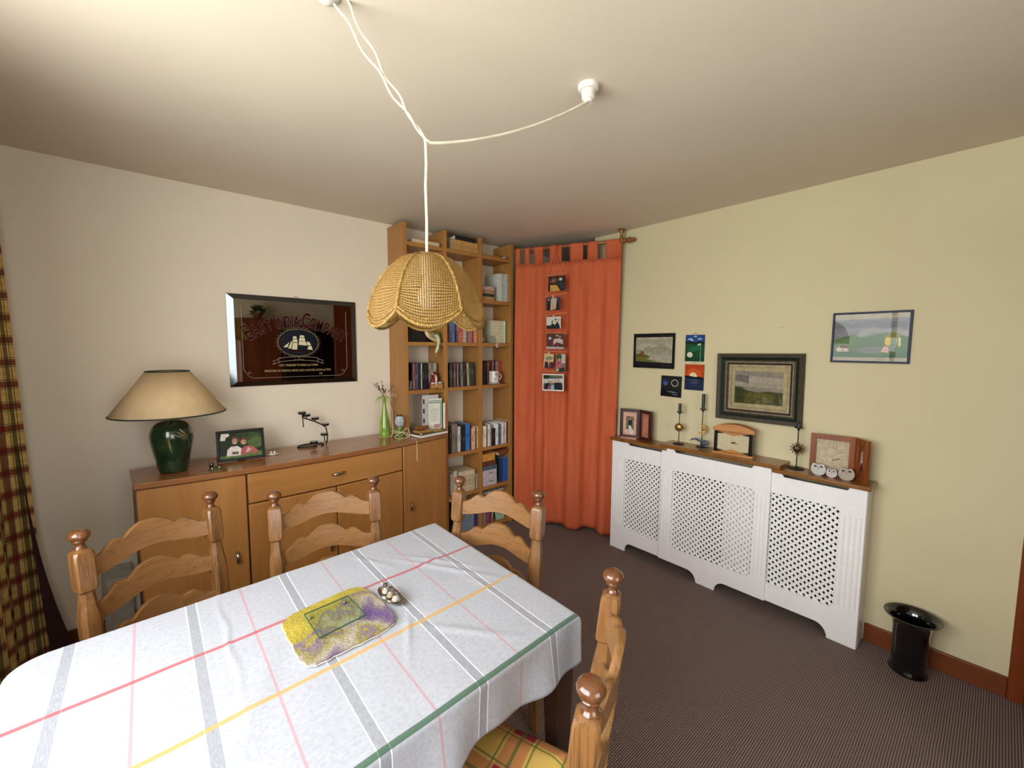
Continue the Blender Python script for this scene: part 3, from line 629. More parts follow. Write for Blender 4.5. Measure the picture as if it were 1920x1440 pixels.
# ================================================================ BOOKS AND DISC CASES
ORD = ['first', 'second', 'third', 'fourth', 'fifth', 'sixth', 'seventh', 'eighth', 'ninth', 'tenth', 'eleventh', 'twelfth', 'thirteenth', 'fourteenth', 'fifteenth', 'sixteenth']
SHELFNAME = {'D1': 'on the shelf with the red figurine', 'D2': 'on the middle bay disc shelf', 'D3': 'on the shelf with the white mug', 'C2': 'on the shelf below the lampshade',
 'C3': 'on the shelf with the glass ornament', 'B3': 'above the ornament shelf', 'E2': 'on the shelf with the bright blue book', 'E3': 'in the row of pale books',
 'G3': 'on the bottom shelf, right bay', 'G2': 'on the bottom shelf, middle bay', 'F2': 'beside the cream book pile', 'F3': 'beside the fat white books', 'C1': 'in the row beside the duck figure'}
DEP = {'D': .135, 'C': .15, 'B': .17, 'E': .155, 'G': .19, 'F': .17}
def book_mesh(w, d, h, cover, pages, plain=False):
    m = MB(); c = .0022 if w > .008 else .001
    if plain: return m.box(0, w, 0, d, 0, h, 0)
    m.box(0, w, 0, c, 0, h, 0); m.box(0, c, c, d, 0, h, 0); m.box(w-c, w, c, d, 0, h, 0)
    return m.box(c, w-c, c, d-.004, .003, h-.004, 1)
for key, (z, Y, kind, items) in BOOKS.items():
    prev = None
    for i, (x0, x1, h, col, nm, tilt) in enumerate(items):
        w_ = max(.006, x1-x0-.0008); d = DEP[key[0]] + random.uniform(-.01, .01); yy = Y + random.uniform(0, .004)
        cov = mat('cover_'+col, col, .38 if 'disc' in kind else .55, var=.10, vs_=55)
        pg = PAPERW if key in ('E3', 'B3', 'C3') else PAPER
        o = book_mesh(w_, min(d, YB-yy-.006), h, cov, pg, 'disc' in kind).build(kind.replace(' ', '_').replace('dark_leather_', ''), [cov, pg] if 'disc' not in kind else [cov], smooth=0, bevel=.0006)
        o.location = (x0+(h/2*math.sin(math.radians(-tilt)) if tilt < 0 else 0), yy, z+.0006)
        if tilt:
            o.rotation_euler = (0, math.radians(tilt), 0)
            if tilt > 0: o.location.z += w_*math.sin(math.radians(tilt))
        tag(o, f'{nm} {kind} {SHELFNAME[key]}, {ORD[i]} from left', 'disc case' if 'disc' in kind else 'book', {'C1': 'dark leather volumes beside the duck', 'D1': 'disc cases in the left bay', 'D2': 'disc cases in the middle bay'}.get(key, 'books ' + SHELFNAME[key]))
        # printed title on the spine
        if 'disc' in kind or key in ('E2', 'E3', 'C2'):
            lum = sum(lin(col)[:3]); c0 = lin(col)[:3]; q = [min(1, c*2.6+.05) if lum < .5 else c*.45 for c in c0]
            hx = ''.join('%02x' % int(255*(x*12.92 if x < .0031308 else 1.055*x**(1/2.4)-.055)) for x in q); rr = random.Random(i*7+len(key)+ord(key[1]))
            zz = h*rr.uniform(.35, .6); ln = h*rr.uniform(.12, .3)
            MB().box(w_*.34, w_*.66, -.0003, .0004, zz, min(h*.93, zz+ln)).build('spine_title', mat('title_'+hx, hx, .5), o, smooth=0)
def flat_book(x0, x1, y0, y1, z0, z1, col, nm, where, pages=None, rz=0, lean_=0):
    w_, d, h = x1-x0, y1-y0, z1-z0; m = MB(); c = .002; hw, hd = w_/2, d/2
    m.box(-hw, hw, -hd, hd, 0, c, 0).box(-hw, hw, -hd, hd, h-c, h, 0).box(-hw, hw, -hd, -hd+c, c, h-c, 0).box(-hw+.003, hw-.003, -hd+c, hd-.003, c, h-c, 1)
    o = m.build('book', [mat('cover_'+col, col, .55, var=.1, vs_=50), pages or PAPER], smooth=0, bevel=.0006)
    o.location = ((x0+x1)/2, (y0+y1)/2, z0+.0003); o.rotation_euler = (0, lean_, rz)
    return tag(o, f'{nm} book lying {where}', 'book')
flat_book(1.435, 1.645, 2.715, 2.86, 2.2205, 2.246, 'c9b48c', 'cream', 'flat on the top shelf of the left bay', rz=-.05)
flat_book(1.752, 1.985, 2.705, 2.86, 2.2205, 2.257, 'b0854c', 'tan', 'on the top middle shelf, lowest of three')
flat_book(1.752, 1.982, 2.705, 2.86, 2.2575, 2.294, 'b98d52', 'light tan', 'on the top middle shelf, second of three')
flat_book(1.775, 1.965, 2.708, 2.86, 2.2945, 2.326, '121214', 'thick black', 'on the top middle shelf, uppermost of three', PAPERW)
flat_book(2.09, 2.215, 2.73, 2.87, 2.2205, 2.233, 'a8703c', 'thin light brown', 'on the top shelf of the right bay')
for i, (z0, z1, c_, n_) in enumerate(((1.8755, 1.907, 'a88456', 'tan'), (1.9075, 1.928, '23302a', 'dark green'), (1.9285, 1.958, '9c7c58', 'light brown'), (1.9585, 1.988, 'b49c90', 'pinkish white'))):
    flat_book(2.03, 2.168, 2.735, 2.89, z0, z1, c_, n_, ('lowest in', 'second from bottom in', 'third from bottom in', 'on top of')[i]+' the upper pile beside white books')
for i, (z0, z1, c_, n_, x1, ) in enumerate(((.3635, .431, 'b9b2b8', 'fat white', 2.180), (.4315, .494, 'bdb5ba', 'thick white', 2.178), (.4945, .529, '4a5a6c', 'grey-blue', 2.182), (.5295, .570, '5a3420', 'dark brown', 2.172), (.5705, .630, 'c78e3e', 'orange-yellow', 2.160))):
    b_ = flat_book(2.032, x1, 2.712, 2.86, z0, z1, c_, n_, ('under all others in the pile by blue books', 'second from bottom in the pile by blue books', 'in the middle of the pile by blue books', 'second from top in the pile by blue books', 'on top of the pile by blue books')[i])
    if i < 2:
        s_ = MB(); [s_.box(-.005+.011*k, .003+.011*k, -.0746, -.0742, .026+.004*(k % 2), .040) for k in range(4)]; s_.build('spine_lettering', mat('blue_grey_print', '5a6070', .5), b_, smooth=0)
flat_book(2.178, 2.300, 2.700, 2.84, .612, .640, '7a4a28', 'old brown', 'tilted on top of the upright blue books', lean_=-.16, rz=.12)
for i, (z0, z1) in enumerate(((.3605, .386), (.3865, .412), (.4125, .452), (.4525, .492), (.4925, .528))):
    flat_book(1.800, 1.955, 2.712, 2.86, z0, z1, ('b9a684', 'c2b08c', 'b4a078', 'bba784', 'c9bb9c')[i], ('dull cream', 'light cream', 'thick cream', 'beige', 'pale cream')[i], ('at the bottom', 'second from bottom', 'in the middle', 'second from top', 'at the top')[i]+' of the cream paperback pile')
flat_book(2.06, 2.28, 2.74, 2.88, .285, .297, 'b8b4aa', 'slim white', 'on the upright books of the bottom shelf')
o = MB().box(0, .012, 0, .19, 0, .27).build('folder', mat('black_card', '17171a', .5), loc=(1.715, 2.71, .036), smooth=0); o.rotation_euler = (0, math.radians(-3), 0)
tag(o, 'left one of two slim black folders on the bottom shelf', 'folder', 'black folders')
o = MB().box(0, .012, 0, .19, 0, .26).build('folder', mat('black_card', '17171a', .5), loc=(1.745, 2.71, .036), smooth=0); o.rotation_euler = (0, math.radians(-3), 0)
tag(o, 'right one of two slim black folders on the bottom shelf', 'folder', 'black folders')
o = MB().box(0, .003, 0, .15, 0, .2).build('booklet', mat('white_card', 'cfcbc2', .6), loc=(2.130, 2.72, .036), smooth=0); o.rotation_euler = (0, math.radians(12), 0)
tag(o, 'white booklet leaning on the bottom shelf between crimson and mint ones', 'booklet')
o = MB().box(0, .09, 0, .006, 0, .16).build('booklet', mat('mint_card', '8fb09a', .6), loc=(2.19, 2.73, .036), smooth=0); o.rotation_euler = (-.25, 0, 0)
tag(o, 'mint green booklet leaning at the right end of the bottom shelf', 'booklet')

# ---- ornaments in the bookcase
dk = thing('duck_figure', 'painted ceramic duck lying on the shelf with its neck hanging over the edge', 'figurine', (1.60, 2.746, 1.5375))
CER = mat('cream_glaze', 'cbb48c', .3, var=.2, vs_=20, coat=.4)
m = MB(); m.rings([[(cx+rx*math.cos(2*PI*j/18), cy+.036*q*math.sin(2*PI*j/18), cz+rz_*math.sin(2*PI*j/18)*0+rz_*math.cos(2*PI*j/18+PI/2)*-1) for j in range(18)] for cx, cy, cz, rx, rz_, q in ((-.058, 0, .088, .004, .004, .2), (-.05, 0, .075, .016, .016, .5), (-.03, 0, .052, .034, .034, .9), (0, 0, .044, .042, .040, 1), (.025, 0, .036, .034, .034, .9), (.045, -.005, .03, .02, .022, .6), (.052, -.01, .024, .006, .006, .3))])
m.build('body', CER, dk, subsurf=1)
MB().tube([(.012, -.02, .05), (.018, -.052, .034), (.016, -.062, -.002), (.006, -.058, -.045), (-.004, -.054, -.070), (-.006, -.053, -.082)], [.020, .016, .012, .010, .013, .010], 12).build('neck', mat('pale_green_glaze', 'b4bd96', .3, var=.15, coat=.4), dk, subsurf=1)
MB().rings([[(-.006+.005*a, -.053+.004*b, z) for a, b in ((-1, -1), (1, -1), (1, 1), (-1, 1))] for z in (-.080,)] + [[(-.008+.002*a, -.054+.002*b, z) for a, b in ((-1, -1), (1, -1), (1, 1), (-1, 1))] for z in (-.102,)]).build('beak', mat('ochre_glaze', 'b08a4c', .35), dk)
MB().ball((.03, -.022, .05), (.020, .018, .026), 12).build('wing', mat('green_glaze', '3f6a34', .3, coat=.4), dk)
el = thing('santa_figurine', 'small red-hooded bearded figurine holding a box, in front of the disc cases', 'figurine', (1.598, 2.722, 1.1955))
RED = mat('dark_red_glaze', '6a1216', .35, coat=.3)
MB().lathe([(.045, 0), (.048, .02), (.040, .05), (.026, .075), (.018, .085)], sy=.55).build('robe', RED, el, subsurf=1)
m = MB(); m.lathe([(.018, .086), (.023, .098), (.020, .112), (.010, .122), (.003, .126)]); m.ball((-.020, -.008, .112), .006, 10, 1); m.build('hood', [RED, mat('pompom', 'd8d0c8', .8)], el)
MB().ball((0, -.016, .095), (.012, .010, .012), 14).build('face', mat('face_glaze', 'c99a74', .4), el)
MB().rings([[(.010*q*math.cos(2*PI*j/10), -.026+.004*math.sin(2*PI*j/10), z) for j in range(10)] for z, q in ((.090, 1), (.07, .9), (.045, .8), (.010, .9))]).build('beard', mat('white_beard', 'd9cdbf', .6), el)
m = MB().box(-.046, -.010, -.040, -.018, .002, .036).box(.012, .048, -.040, -.018, .002, .038); m.build('gift_boxes', mat('tan_box', 'a8763c', .5), el, bevel=.002)
MB().ball((-.028, -.03, .044), (.018, .012, .008), 10).ball((.03, -.03, .046), (.018, .012, .008), 10).build('cuffs', mat('white_trim', 'cfc6b8', .7), el)
mg = thing('mug', 'white mug printed with a dark portrait, on the right bay shelf', 'mug', (2.172, 2.742, 1.2115), math.radians(-10))
CW = mat('white_ceramic', 'd6cfc6', .25, coat=.3)
MB().lathe([(.030, 0), (.041, .003), (.0415, .095), (.0385, .095), (.038, .008), (.001, .006)], seg=32, cap=False).build('cup', CW, mg)
MB().tube([(.040+.028*math.sin(PI*i/10), 0, .018+.062*i/10) for i in range(11)], .005, 8).build('handle', CW, mg)
def on_cyl(mb, poly, r, m_=0): mb.add([(r*math.sin(a/r), -r*math.cos(a/r), z) for a, z in poly], [tuple(range(len(poly)))], m_)
m = MB(); on_cyl(m, circ(.002, .062, .011, .013, 16), .0422, 0); on_cyl(m, [(-.012, .072), (-.008, .079), (.006, .080), (.014, .074), (.013, .064), (.010, .070), (-.008, .070), (-.011, .063)], .0424, 1)
on_cyl(m, [(-.022, .012), (-.020, .030), (-.010, .040), (.002, .034), (.012, .040), (.022, .032), (.024, .012)], .0422, 1)
m.build('print', [mat('print_grey', 'a89a90', .4), mat('print_black', '23221c', .4)], mg, smooth=0)
tag(MB().lathe([(.03, 0), (.046, .003), (.052, .010), (.049, .0105), (.03, .005)], seg=28).build('saucer', CW, loc=(2.172, 2.742, 1.2005)), 'small white saucer under the printed mug', 'saucer')
tag(MB().lathe([(.018, 0), (.022, .006), (.024, .012), (.022, .045), (.012, .062), (.003, .066)], seg=20).build('glass_ornament', mat('smoky_crystal', '8a8884', .1, metal=.4, var=.3, vs_=60), loc=(2.062, 2.76, 1.5375)), 'small crystal dome ornament at the left of its shelf', 'ornament')
pf = thing('small_picture', 'small grey-green picture card propped against the cream-faced book', 'picture', (2.143, 2.725, 1.5385)); q = MB().box(-.024, .024, 0, .003, 0, .058).build('card', mat('grey_green_card', '7c8a7c', .5, var=.25, vs_=70), pf); pf.rotation_euler = (-.08, 0, 0)
MB().box(-.020, .020, -.0006, 0, .004, .054).build('print', photo_mat('card_print', [(.3, '5a6a5c'), (.5, '93a094'), (.7, '6f7c70')], 40), pf)
o = MB().box(-.014, .014, -.001, .001, -.03, 0).box(-.002, .010, -.0016, -.001, -.022, -.008, 1).build('price_tag', [mat('white_tag', 'cdc4ba', .6), mat('red_mark', '6a2a24', .6)], loc=(2.170, 2.6985, 1.534)); tag(o, 'small white tag hanging from the shelf edge below the cream-faced book', 'tag')
cw = tag(MB().rings([[(x, .012*q*math.cos(2*PI*j/10), .013+.011*q*math.sin(2*PI*j/10)) for j in range(10)] for x, q in ((-.024, .3), (-.02, .9), (0, 1), (.016, .9), (.022, .6), (.030, .7), (.034, .3))]).build('cow_figure', None or photo_mat('cow_patches', [(.46, 'e0dcd6'), (.5, '1a1818')], 38), loc=(2.272, 2.735, 2.2205)), 'tiny black and white cow figure on the top right shelf', 'figurine')
tag(MB().box(-.016, .016, -.02, .02, 0, .022).build('trinket_box', mat('rust_box', '84431c', .5), loc=(2.044, 2.76, 2.2205), bevel=.003), 'tiny rust-brown box at the left of the top right shelf', 'box')

# ================================================================ SIDEBOARD ORNAMENTS
ST = .8803
lp = thing('table_lamp', 'dark green ceramic table lamp with a wide cream cone shade', 'lamp', (.078, 2.655, ST))
def vase_glaze():
    t = NT('dark_green_glaze'); v = t.coord(); t.l(t.ramp(t.noise(v, 14, 4, .6, .5), [(.35, '14251a'), (.6, '20381f'), (.8, '3a4a24')]), t.b.inputs['Base Color'])
    t.b.inputs['Roughness'].default_value = .16; t.b.inputs['Coat Weight'].default_value = .6; t.bump(t.noise(v, 25, 2), .08, .01); return t.m
VG = vase_glaze()
MB().lathe([(.050, 0), (.056, .004), (.060, .012), (.066, .05), (.078, .11), (.087, .16), (.0885, .185), (.083, .215), (.068, .238), (.045, .250), (.030, .256)], seg=40).build('body', VG, lp, subsurf=1)
m = MB()
for a0, l_, th, dz in ((-.1, .07, -.5, .0), (.12, .08, -.75, .01), (.3, .06, -.9, .02), (-.25, .09, -1.45, -.01)):
    pts = []
    for i in range(9):
        f = i/8; ax = a0-PI/2+.05+(l_*f)*math.cos(th)/.088; zz = .20+dz+l_*f*math.sin(th)*1.0
        r_ = interp([(0, .056), (.05, .066), (.11, .078), (.16, .087), (.185, .0885), (.215, .083), (.26, .04)], max(0, min(.26, zz))); pts.append(((r_-.0005)*math.cos(ax), (r_-.0005)*math.sin(ax), zz))
    m.tube(pts, [.0008, .003, .0045, .005, .005, .0045, .0035, .002, .0006], 8)
m.build('leaf_relief', mat('olive_slip', '6f6a4a', .2, coat=.5, var=.2), lp)
MB().tube([(0, 0, .25), (0, 0, .47)], .006, 10).tube([(-.084, 0, .494), (0, 0, .470), (.084, 0, .494)], .002, 6).tube([(0, -.084, .494), (0, 0, .470), (0, .084, .494)], .002, 6).build('stem', BRASS, lp)
MB().ball((0, 0, .39), (.028, .028, .035), 16).build('bulb', mat('frosted_bulb', 'd8d2c6', .4), lp)
SHD = fabric_mat('cream_shade_card', 'dcc090', 'e4cba0', .25)
MB().rings([[(r*math.cos(2*PI*j/56), r*math.sin(2*PI*j/56), z) for j in range(56)] for r, z in ((.226, .292), (.0855, .495))], cap=False).build('lamp_shade', SHD, lp, smooth=60, thick=.0018)
GT = mat('dark_green_trim', '1c3026', .6)
m = MB()
for r, z, q in ((.2265, .2915, .0032), (.086, .4955, .0028)): m.tube([(r*math.cos(2*PI*j/56), r*math.sin(2*PI*j/56), z) for j in range(56)], q, 8, closed=True)
m.build('shade_trim', GT, lp)

def propped(name, label, cat, loc, rz, tilt, w_, h_, fw, fmat, layers, strut=True, th=.012):
    t = thing(name, label, cat, loc, rot=(-tilt, 0, rz)); t.rotation_mode = 'XYZ'
    m = MB(); m.T = Matrix.Translation((0, 0, h_/2)); frame_mb(m, w_, h_, fw, 0, th); m.build('frame', fmat, t, bevel=.0015)
    m = MB().box(-w_/2+.002, w_/2-.002, th-.004, th-.001, .002, h_-.002)
    if strut: m.add([(-.02, th, h_*.7), (.02, th, h_*.7), (.02, th+h_*.7*math.sin(tilt+.28), 0.004+h_*.0), (-.02, th+h_*.7*math.sin(tilt+.28), .004)], [(0, 1, 2, 3)])
    m.build('backing', mat('black_backing', '1c1a18', .7), t)
    a_ = art('photograph', w_-2*fw+.004, h_-2*fw+.004, layers, t, .006); a_.location = (0, 0, h_/2); return t
skin = 'b58a6c'
cp = propped('framed_photo', 'black framed photo of two smiling people leaning heads together, on the sideboard', 'photo frame', (.368, 2.662, ST+.006), -.09, .27, .222, .165, .014, BLACKM,
 [('26301f', FULL), ('384a2a', circ(.72, .72, .30, .24)), ('4d6136', circ(.86, .55, .2, .22)), ('2f3f22', circ(.55, .85, .16, .12)), ('d8d2c0', [(.03, .72), (.06, .97), (.22, .97), (.25, .88), (.16, .82), (.14, .70)]), ('55703a', [(0, 0), (1, 0), (1, .2), (.6, .16), (0, .12)]),
  ('d3ccc6', [(.16, .10), (.18, .34), (.27, .46), (.42, .46), (.50, .36), (.52, .10)]), ('a65a58', [(.48, .10), (.50, .34), (.60, .44), (.74, .42), (.90, .22), (.92, .14)]), ('c9a3a0', [(.60, .20), (.66, .38), (.74, .30), (.68, .18)]), ('6a3a2c', circ(.36, .72, .075, .12)), ('6a3a2c', circ(.58, .66, .09, .11)), (skin, circ(.36, .64, .065, .11)), (skin, circ(.56, .59, .065, .10)),
  ('2a1a14', circ(.34, .655, .007, .012, 8)), ('2a1a14', circ(.385, .655, .007, .012, 8)), ('2a1a14', circ(.54, .605, .007, .012, 8)), ('2a1a14', circ(.58, .60, .007, .012, 8)), ('e6dcd2', circ(.362, .595, .02, .012, 10)), ('e6dcd2', circ(.562, .55, .02, .012, 10)), ('6f5a44', [(.28, .16), (.30, .26), (.44, .24), (.42, .14)])])
gf = thing('golf_ornament', 'tiny golf ornament with red flag, black bag and green base, before the photo', 'ornament', (.238, 2.565, ST))
MB().lathe([(.030, 0), (.031, .004), (.026, .006)], seg=24, sy=.6).build('base', mat('green_turf', '3c5a24', .8), gf)
MB().tube([(.012, 0, .005), (.012, 0, .062)], .0012, 6).build('pole', BLACKM, gf); MB().add([(.012, 0, .062), (.012, 0, .044), (-.006, -.002, .054)], [(0, 1, 2)]).build('flag', mat('red_flag', '8e1c20', .6), gf, thick=.0008)
MB().tube([(-.016, 0, .004), (-.014, 0, .030), (-.016, 0, .036)], [.008, .009, .006], 10).build('golf_bag', BLACK, gf); MB().ball((-.014, -.014, .009), .004, 10).ball((.016, -.010, .009), .004, 10).build('balls', CW, gf)
cs = thing('salt_dish', 'tiny white dish with two little white figures beside the photo frame', 'dish', (.524, 2.698, ST))
MB().lathe([(.020, 0), (.026, .003), (.0265, .007), (.022, .004)], seg=24, sy=.7).build('dish', CW, cs); MB().ball((-.008, 0, .013), (.006, .006, .010), 10).ball((.009, 0, .013), (.006, .006, .010), 10).build('figures', CW, cs)
ch = thing('tealight_spiral', 'black wrought-iron spiral stand holding six tealights on the sideboard', 'candle holder', (.764, 2.790, ST))
ring = [(-.01+.075*math.cos(a), .045*math.sin(a), .005) for a in [(-.25+1.85*i/30)*PI for i in range(31)]]
stem = [(.070, -.035, .005), (.085, -.01, .02), (.095, .01, .06), (.088, .02, .105), (.065, .028, .125), (.03, .03, .145), (-.01, .02, .165), (-.040, .0, .178), (-.055, -.01, .19), (-.055, -.012, .208)]
m = MB(); m.tube(ring, .0042, 8); m.tube(stem, .0038, 8); m.tube([(-.055, -.010, .19), (-.052, -.010, .135)], .003, 8); m.ball((-.052, -.01, .132), .005, 8)
TL = [(-.058, -.012, .208), (-.030, -.004, .190), (.028, .028, .160), (.086, .018, .116), (.066, -.020, .062), (-.004, -.044, .024)]
m.tube([(-.030, .008, .172), (-.030, -.004, .190)], .003, 6); m.tube([(.028, .03, .145), (.028, .028, .160)], .003, 6); m.tube([(.066, -.02, .062), (.066, -.02, .03), (.08, -.02, .014)], .003, 6); m.tube([(-.004, -.044, .024), (-.004, -.044, .006)], .003, 6)
m.build('stand', BLACKM, ch)
for x, y, z in TL:
    MB().lathe([(.018, 0), (.0215, .002), (.022, .014), (.0205, .014), (.020, .010)], (x, y, z), 18).build('cup', BLACKM, ch); MB().lathe([(.001, .0095), (.0198, .0102), (.0198, .0125), (.002, .012)], (x, y, z), 18).build('tealight', mat('tealight_wax', 'c8c6c2', .4), ch)
bv = thing('bottle_vase', 'slim light green glass bottle vase holding dried sprigs, by the bookcase', 'vase', (1.222, 2.752, ST))
MB().lathe([(.028, 0), (.036, .004), (.039, .02), (.038, .05), (.033, .10), (.024, .15), (.016, .19), (.012, .22), (.0115, .262), (.0150, .272), (.012, .274)], seg=28).build('bottle', mat('lime_glass', '7c9a34', .12, coat=.6, var=.12, vs_=12), bv, subsurf=1)
m = MB(); r_ = random.Random(3)
for i in range(11):
    a = r_.uniform(0, 2*PI); l_ = r_.uniform(.05, .10); sp_ = r_.uniform(.2, .8)
    pts = [(0, 0, .25), (.3*l_*sp_*math.cos(a), .3*l_*sp_*math.sin(a), .27+.4*l_), (l_*sp_*math.cos(a), l_*sp_*math.sin(a), .275+l_)]
    m.tube(pts, .0011, 5)
    for k in range(3): f = (.6, .8, 1)[k]; m.ball((l_*sp_*f*math.cos(a)+r_.uniform(-.006, .006), l_*sp_*f*math.sin(a), .275+l_*f+r_.uniform(-.004, .008)), (.004, .004, .007), 6)
m.build('dried_sprigs', mat('dried_brown', '5a4630', .8, var=.2), bv)
m = MB()
for i in range(12):
    a = 2*PI*i/12+r_.uniform(-.2, .2); L_ = r_.uniform(.03, .05); m.tube([(0, 0, .262), (.5*L_*math.cos(a), .4*L_*math.sin(a), .282), (L_*math.cos(a), .8*L_*math.sin(a), .268), (1.35*L_*math.cos(a), L_*math.sin(a), .240)], [.003, .0045, .003, .0006], 5)
m.build('green_fronds', mat('pale_green_straw', 'a8b060', .7, var=.15), bv)
m = MB()
for q in ((-.10, .18, .35), (-.115, .10, .30)): m.tube([(-.01, 0, .27), (q[0]*.5, -.02, q[2]*.86), (q[0], -.02, q[1]+.06), (q[0]*.95, -.02, q[1]), (q[0]*.6, -.02, q[1]-.03)], .0008, 5)
m.tube([(.012, -.008, .265), (.03, -.02, .21), (.038, -.024, .12), (.044, -.03, .05), (.034, -.036, .015), (0, -.046, .004), (-.038, -.026, .004), (-.046, 0, .02)], .0018, 6); m.tube([(.012, -.008, .265), (.044, -.02, .20), (.050, -.024, .10), (.047, -.03, .04), (.03, -.04, .004)], .0018, 6)
m.build('raffia', mat('raffia', 'd0c694', .8), bv)
m = MB(); m.tube([(.066+(.020*(1-i/64))*math.cos(i*.42), -.012, .288+(.020*(1-i/64))*math.sin(i*.42)) for i in range(60)], .0011, 6); m.tube([(.046, -.012, .285), (.03, -.01, .25), (.012, -.005, .26)], .0011, 6); m.build('wire_spiral', mat('pinkish_wire', 'b09a8c', .4, metal=.6), bv)
tv = thing('tulip_ornament', 'glass tulip ornament with white petals, green leaves and raffia bow', 'ornament', (1.292, 2.668, ST))
m = MB()
for i in range(7):
    a = 2*PI*i/7; c_, s_ = math.cos(a), math.sin(a)
    m.rings([[(c_*(r)+.35*wd*(-s_)*u_, s_*(r)+.35*wd*c_*u_, z) for u_ in (-1, 1)]+[(c_*(r-.002)+.35*wd*(-s_)*u_, s_*(r-.002)+.35*wd*c_*u_, z) for u_ in (1, -1)] for r, wd, z in ((.008, .02, .076), (.020, .050, .092), (.024, .056, .112), (.021, .046, .136), (.016, .020, .152))])
m.build('petals', mat('grey_white_glass', 'b4b8c0', .15, coat=.5, var=.15, vs_=40), tv, smooth=60)
m = MB()
for i in range(7): a = 2*PI*i/7; m.rings([[(math.cos(a)*r+.003*u_[0], math.sin(a)*r+.003*u_[1], z) for u_ in ((-1, -1), (1, -1), (1, 1), (-1, 1))] for r, z in ((.0165, .149), (.014, .160))])
m.build('petal_tips', mat('charcoal_tip', '2a2624', .3), tv)
m = MB().lathe([(.018, 0), (.024, .004), (.026, .03), (.018, .055), (.010, .078)], seg=18)
for i in range(5): a = 2*PI*i/5+.4; m.tube([(.012*math.cos(a), .012*math.sin(a), .01), (.03*math.cos(a), .03*math.sin(a), .04), (.036*math.cos(a), .036*math.sin(a), .070)], [.007, .008, .001], 8)
m.build('leaves', mat('mossy_green_glass', '6a8440', .15, coat=.5, var=.2), tv)
m = MB()
for P in ([(-.065, -.03, .062), (-.02, -.032, .05), (.0, -.034, .045), (.03, -.035, .02), (.042, -.038, .004)], [(-.055, -.03, .018), (0, -.036, .045), (.035, -.034, .070), (.048, -.036, .060), (.052, -.04, .02)], [(-.07, -.03, .045), (0, -.036, .045), (.035, -.036, .035), (.045, -.05, .004)], [(-.05, -.03, .01), (-.03, -.04, .003), (0, -.045, .004), (.035, -.045, .004)]):
    m.tube(P, .0024, 6)
m.build('raffia_bow', mat('raffia', 'd0c694', .8), tv)
# books, magazine, wooden bowl and papers at the right end of the sideboard
wb = thing('large_book', 'large white-edged book lying flat at the right end of the sideboard', 'book', (1.490, 2.645, ST), math.radians(10))
MB().box(-.118, .130, -.075, .060, 0, .003).box(-.118, .130, -.075, .060, .019, .022).build('cover', mat('dark_book_cover', '4a4440', .5), wb, bevel=.0008)
MB().box(-.115, .127, -.0745, .057, .003, .019).build('pages', PAPERW, wb)
MB().box(-.118, -.088, -.074, .03, .0222, .0235).ball((-.102, -.06, .024), (.011, .012, .004), 10, 1).build('bookmark', [mat('black_card', '17171a', .5), mat('white_pompom', 'd8d4ce', .8)], wb)
bx = tag(MB().box(-.055, .055, -.038, .038, 0, .020).build('wooden_box', mat('light_wood_box', 'a67844', .5, var=.12), loc=(1.452, 2.640, ST+.0225), rz=.2, bevel=.002), 'flat light wooden box on the large book, under the bowl', 'box')
mz = tag(MB().box(-.042, .042, -.036, .034, 0, .004).build('magazine', mat('yellow_cover', 'a8923a', .4, var=.2, vs_=25), loc=(1.560, 2.640, ST+.0225), rz=.2), 'thin yellow magazine lying on the large book before the papers', 'magazine')
bw = tag(MB().lathe([(.03, 0), (.046, .004), (.062, .022), (.058, .022), (.042, .007), (.002, .005)], seg=36, sy=.62).build('wooden_bowl', wood('bowl_wood', '5a3214', 'a06a34', 'X', 2, .2, .8, .5), loc=(1.440, 2.642, ST+.0430), subsurf=1), 'shallow polished wooden bowl on the flat wooden box', 'bowl')
pp = thing('letter_stand', 'white letters and a green-striped sheet standing upright at the sideboard end', 'papers', (1.575, 2.690, ST+.0225), math.radians(-4))
MB().box(-.088, .040, .012, .014, .012, .252).build('backing_sheet', mat('pale_card', 'bdb6b4', .6), pp, thick=0)
m = MB().box(-.046, .060, -.004, -.002, 0, .225)
m.box(-.046, .060, -.0046, -.004, .205, .211, 1).box(-.046, .060, -.0046, -.004, .192, .198, 2)
for i in range(9): m.box(-.034, .030-.012*(i % 3 == 2), -.0044, -.004, .150-.011*i, .1525-.011*i, 3)
m.box(-.034, -.010, -.0044, -.004, .166, .170, 3); m.box(-.005, .042, -.0044, -.004, .008, .036, 4); m.box(.044, .060, -.0044, -.004, 0, .19, 5)
m.build('striped_letter', [mat('letter_paper', 'dcdccb', .6, var=.02), mat('blue_line', '4a7c94', .6), mat('green_line', '3c6a4c', .6), mat('text_grey', '8c8c86', .7), mat('pink_stamp', 'b88484', .6), mat('pale_green_edge', '9ab094', .6)], pp, smooth=0)
MB().box(.062, .080, -.018, -.016, .0, .190).build('envelope', mat('envelope_white', 'e0dcd2', .6), pp)
m = MB()
for i in range(3): m.box(-.082, -.070, .0114, .012, .05+.07*i, .085+.07*i)
m.build('black_print', mat('black_print', '1c1c20', .6), pp, smooth=0)
tag(MB().tube([(0, .012, .006), (0, 0, .001), (.001, -.003, -.02), (.002, -.003, -.06), (.001, -.003, -.10), (.002, -.003, -.135)], [.0015, .0015, .0018, .0026, .0036, .0014], 6).build('raffia_tail', mat('raffia', 'd0c694', .8), loc=(1.326, 2.496, ST)), 'raffia strand hanging down the front of the sideboard', 'ribbon')

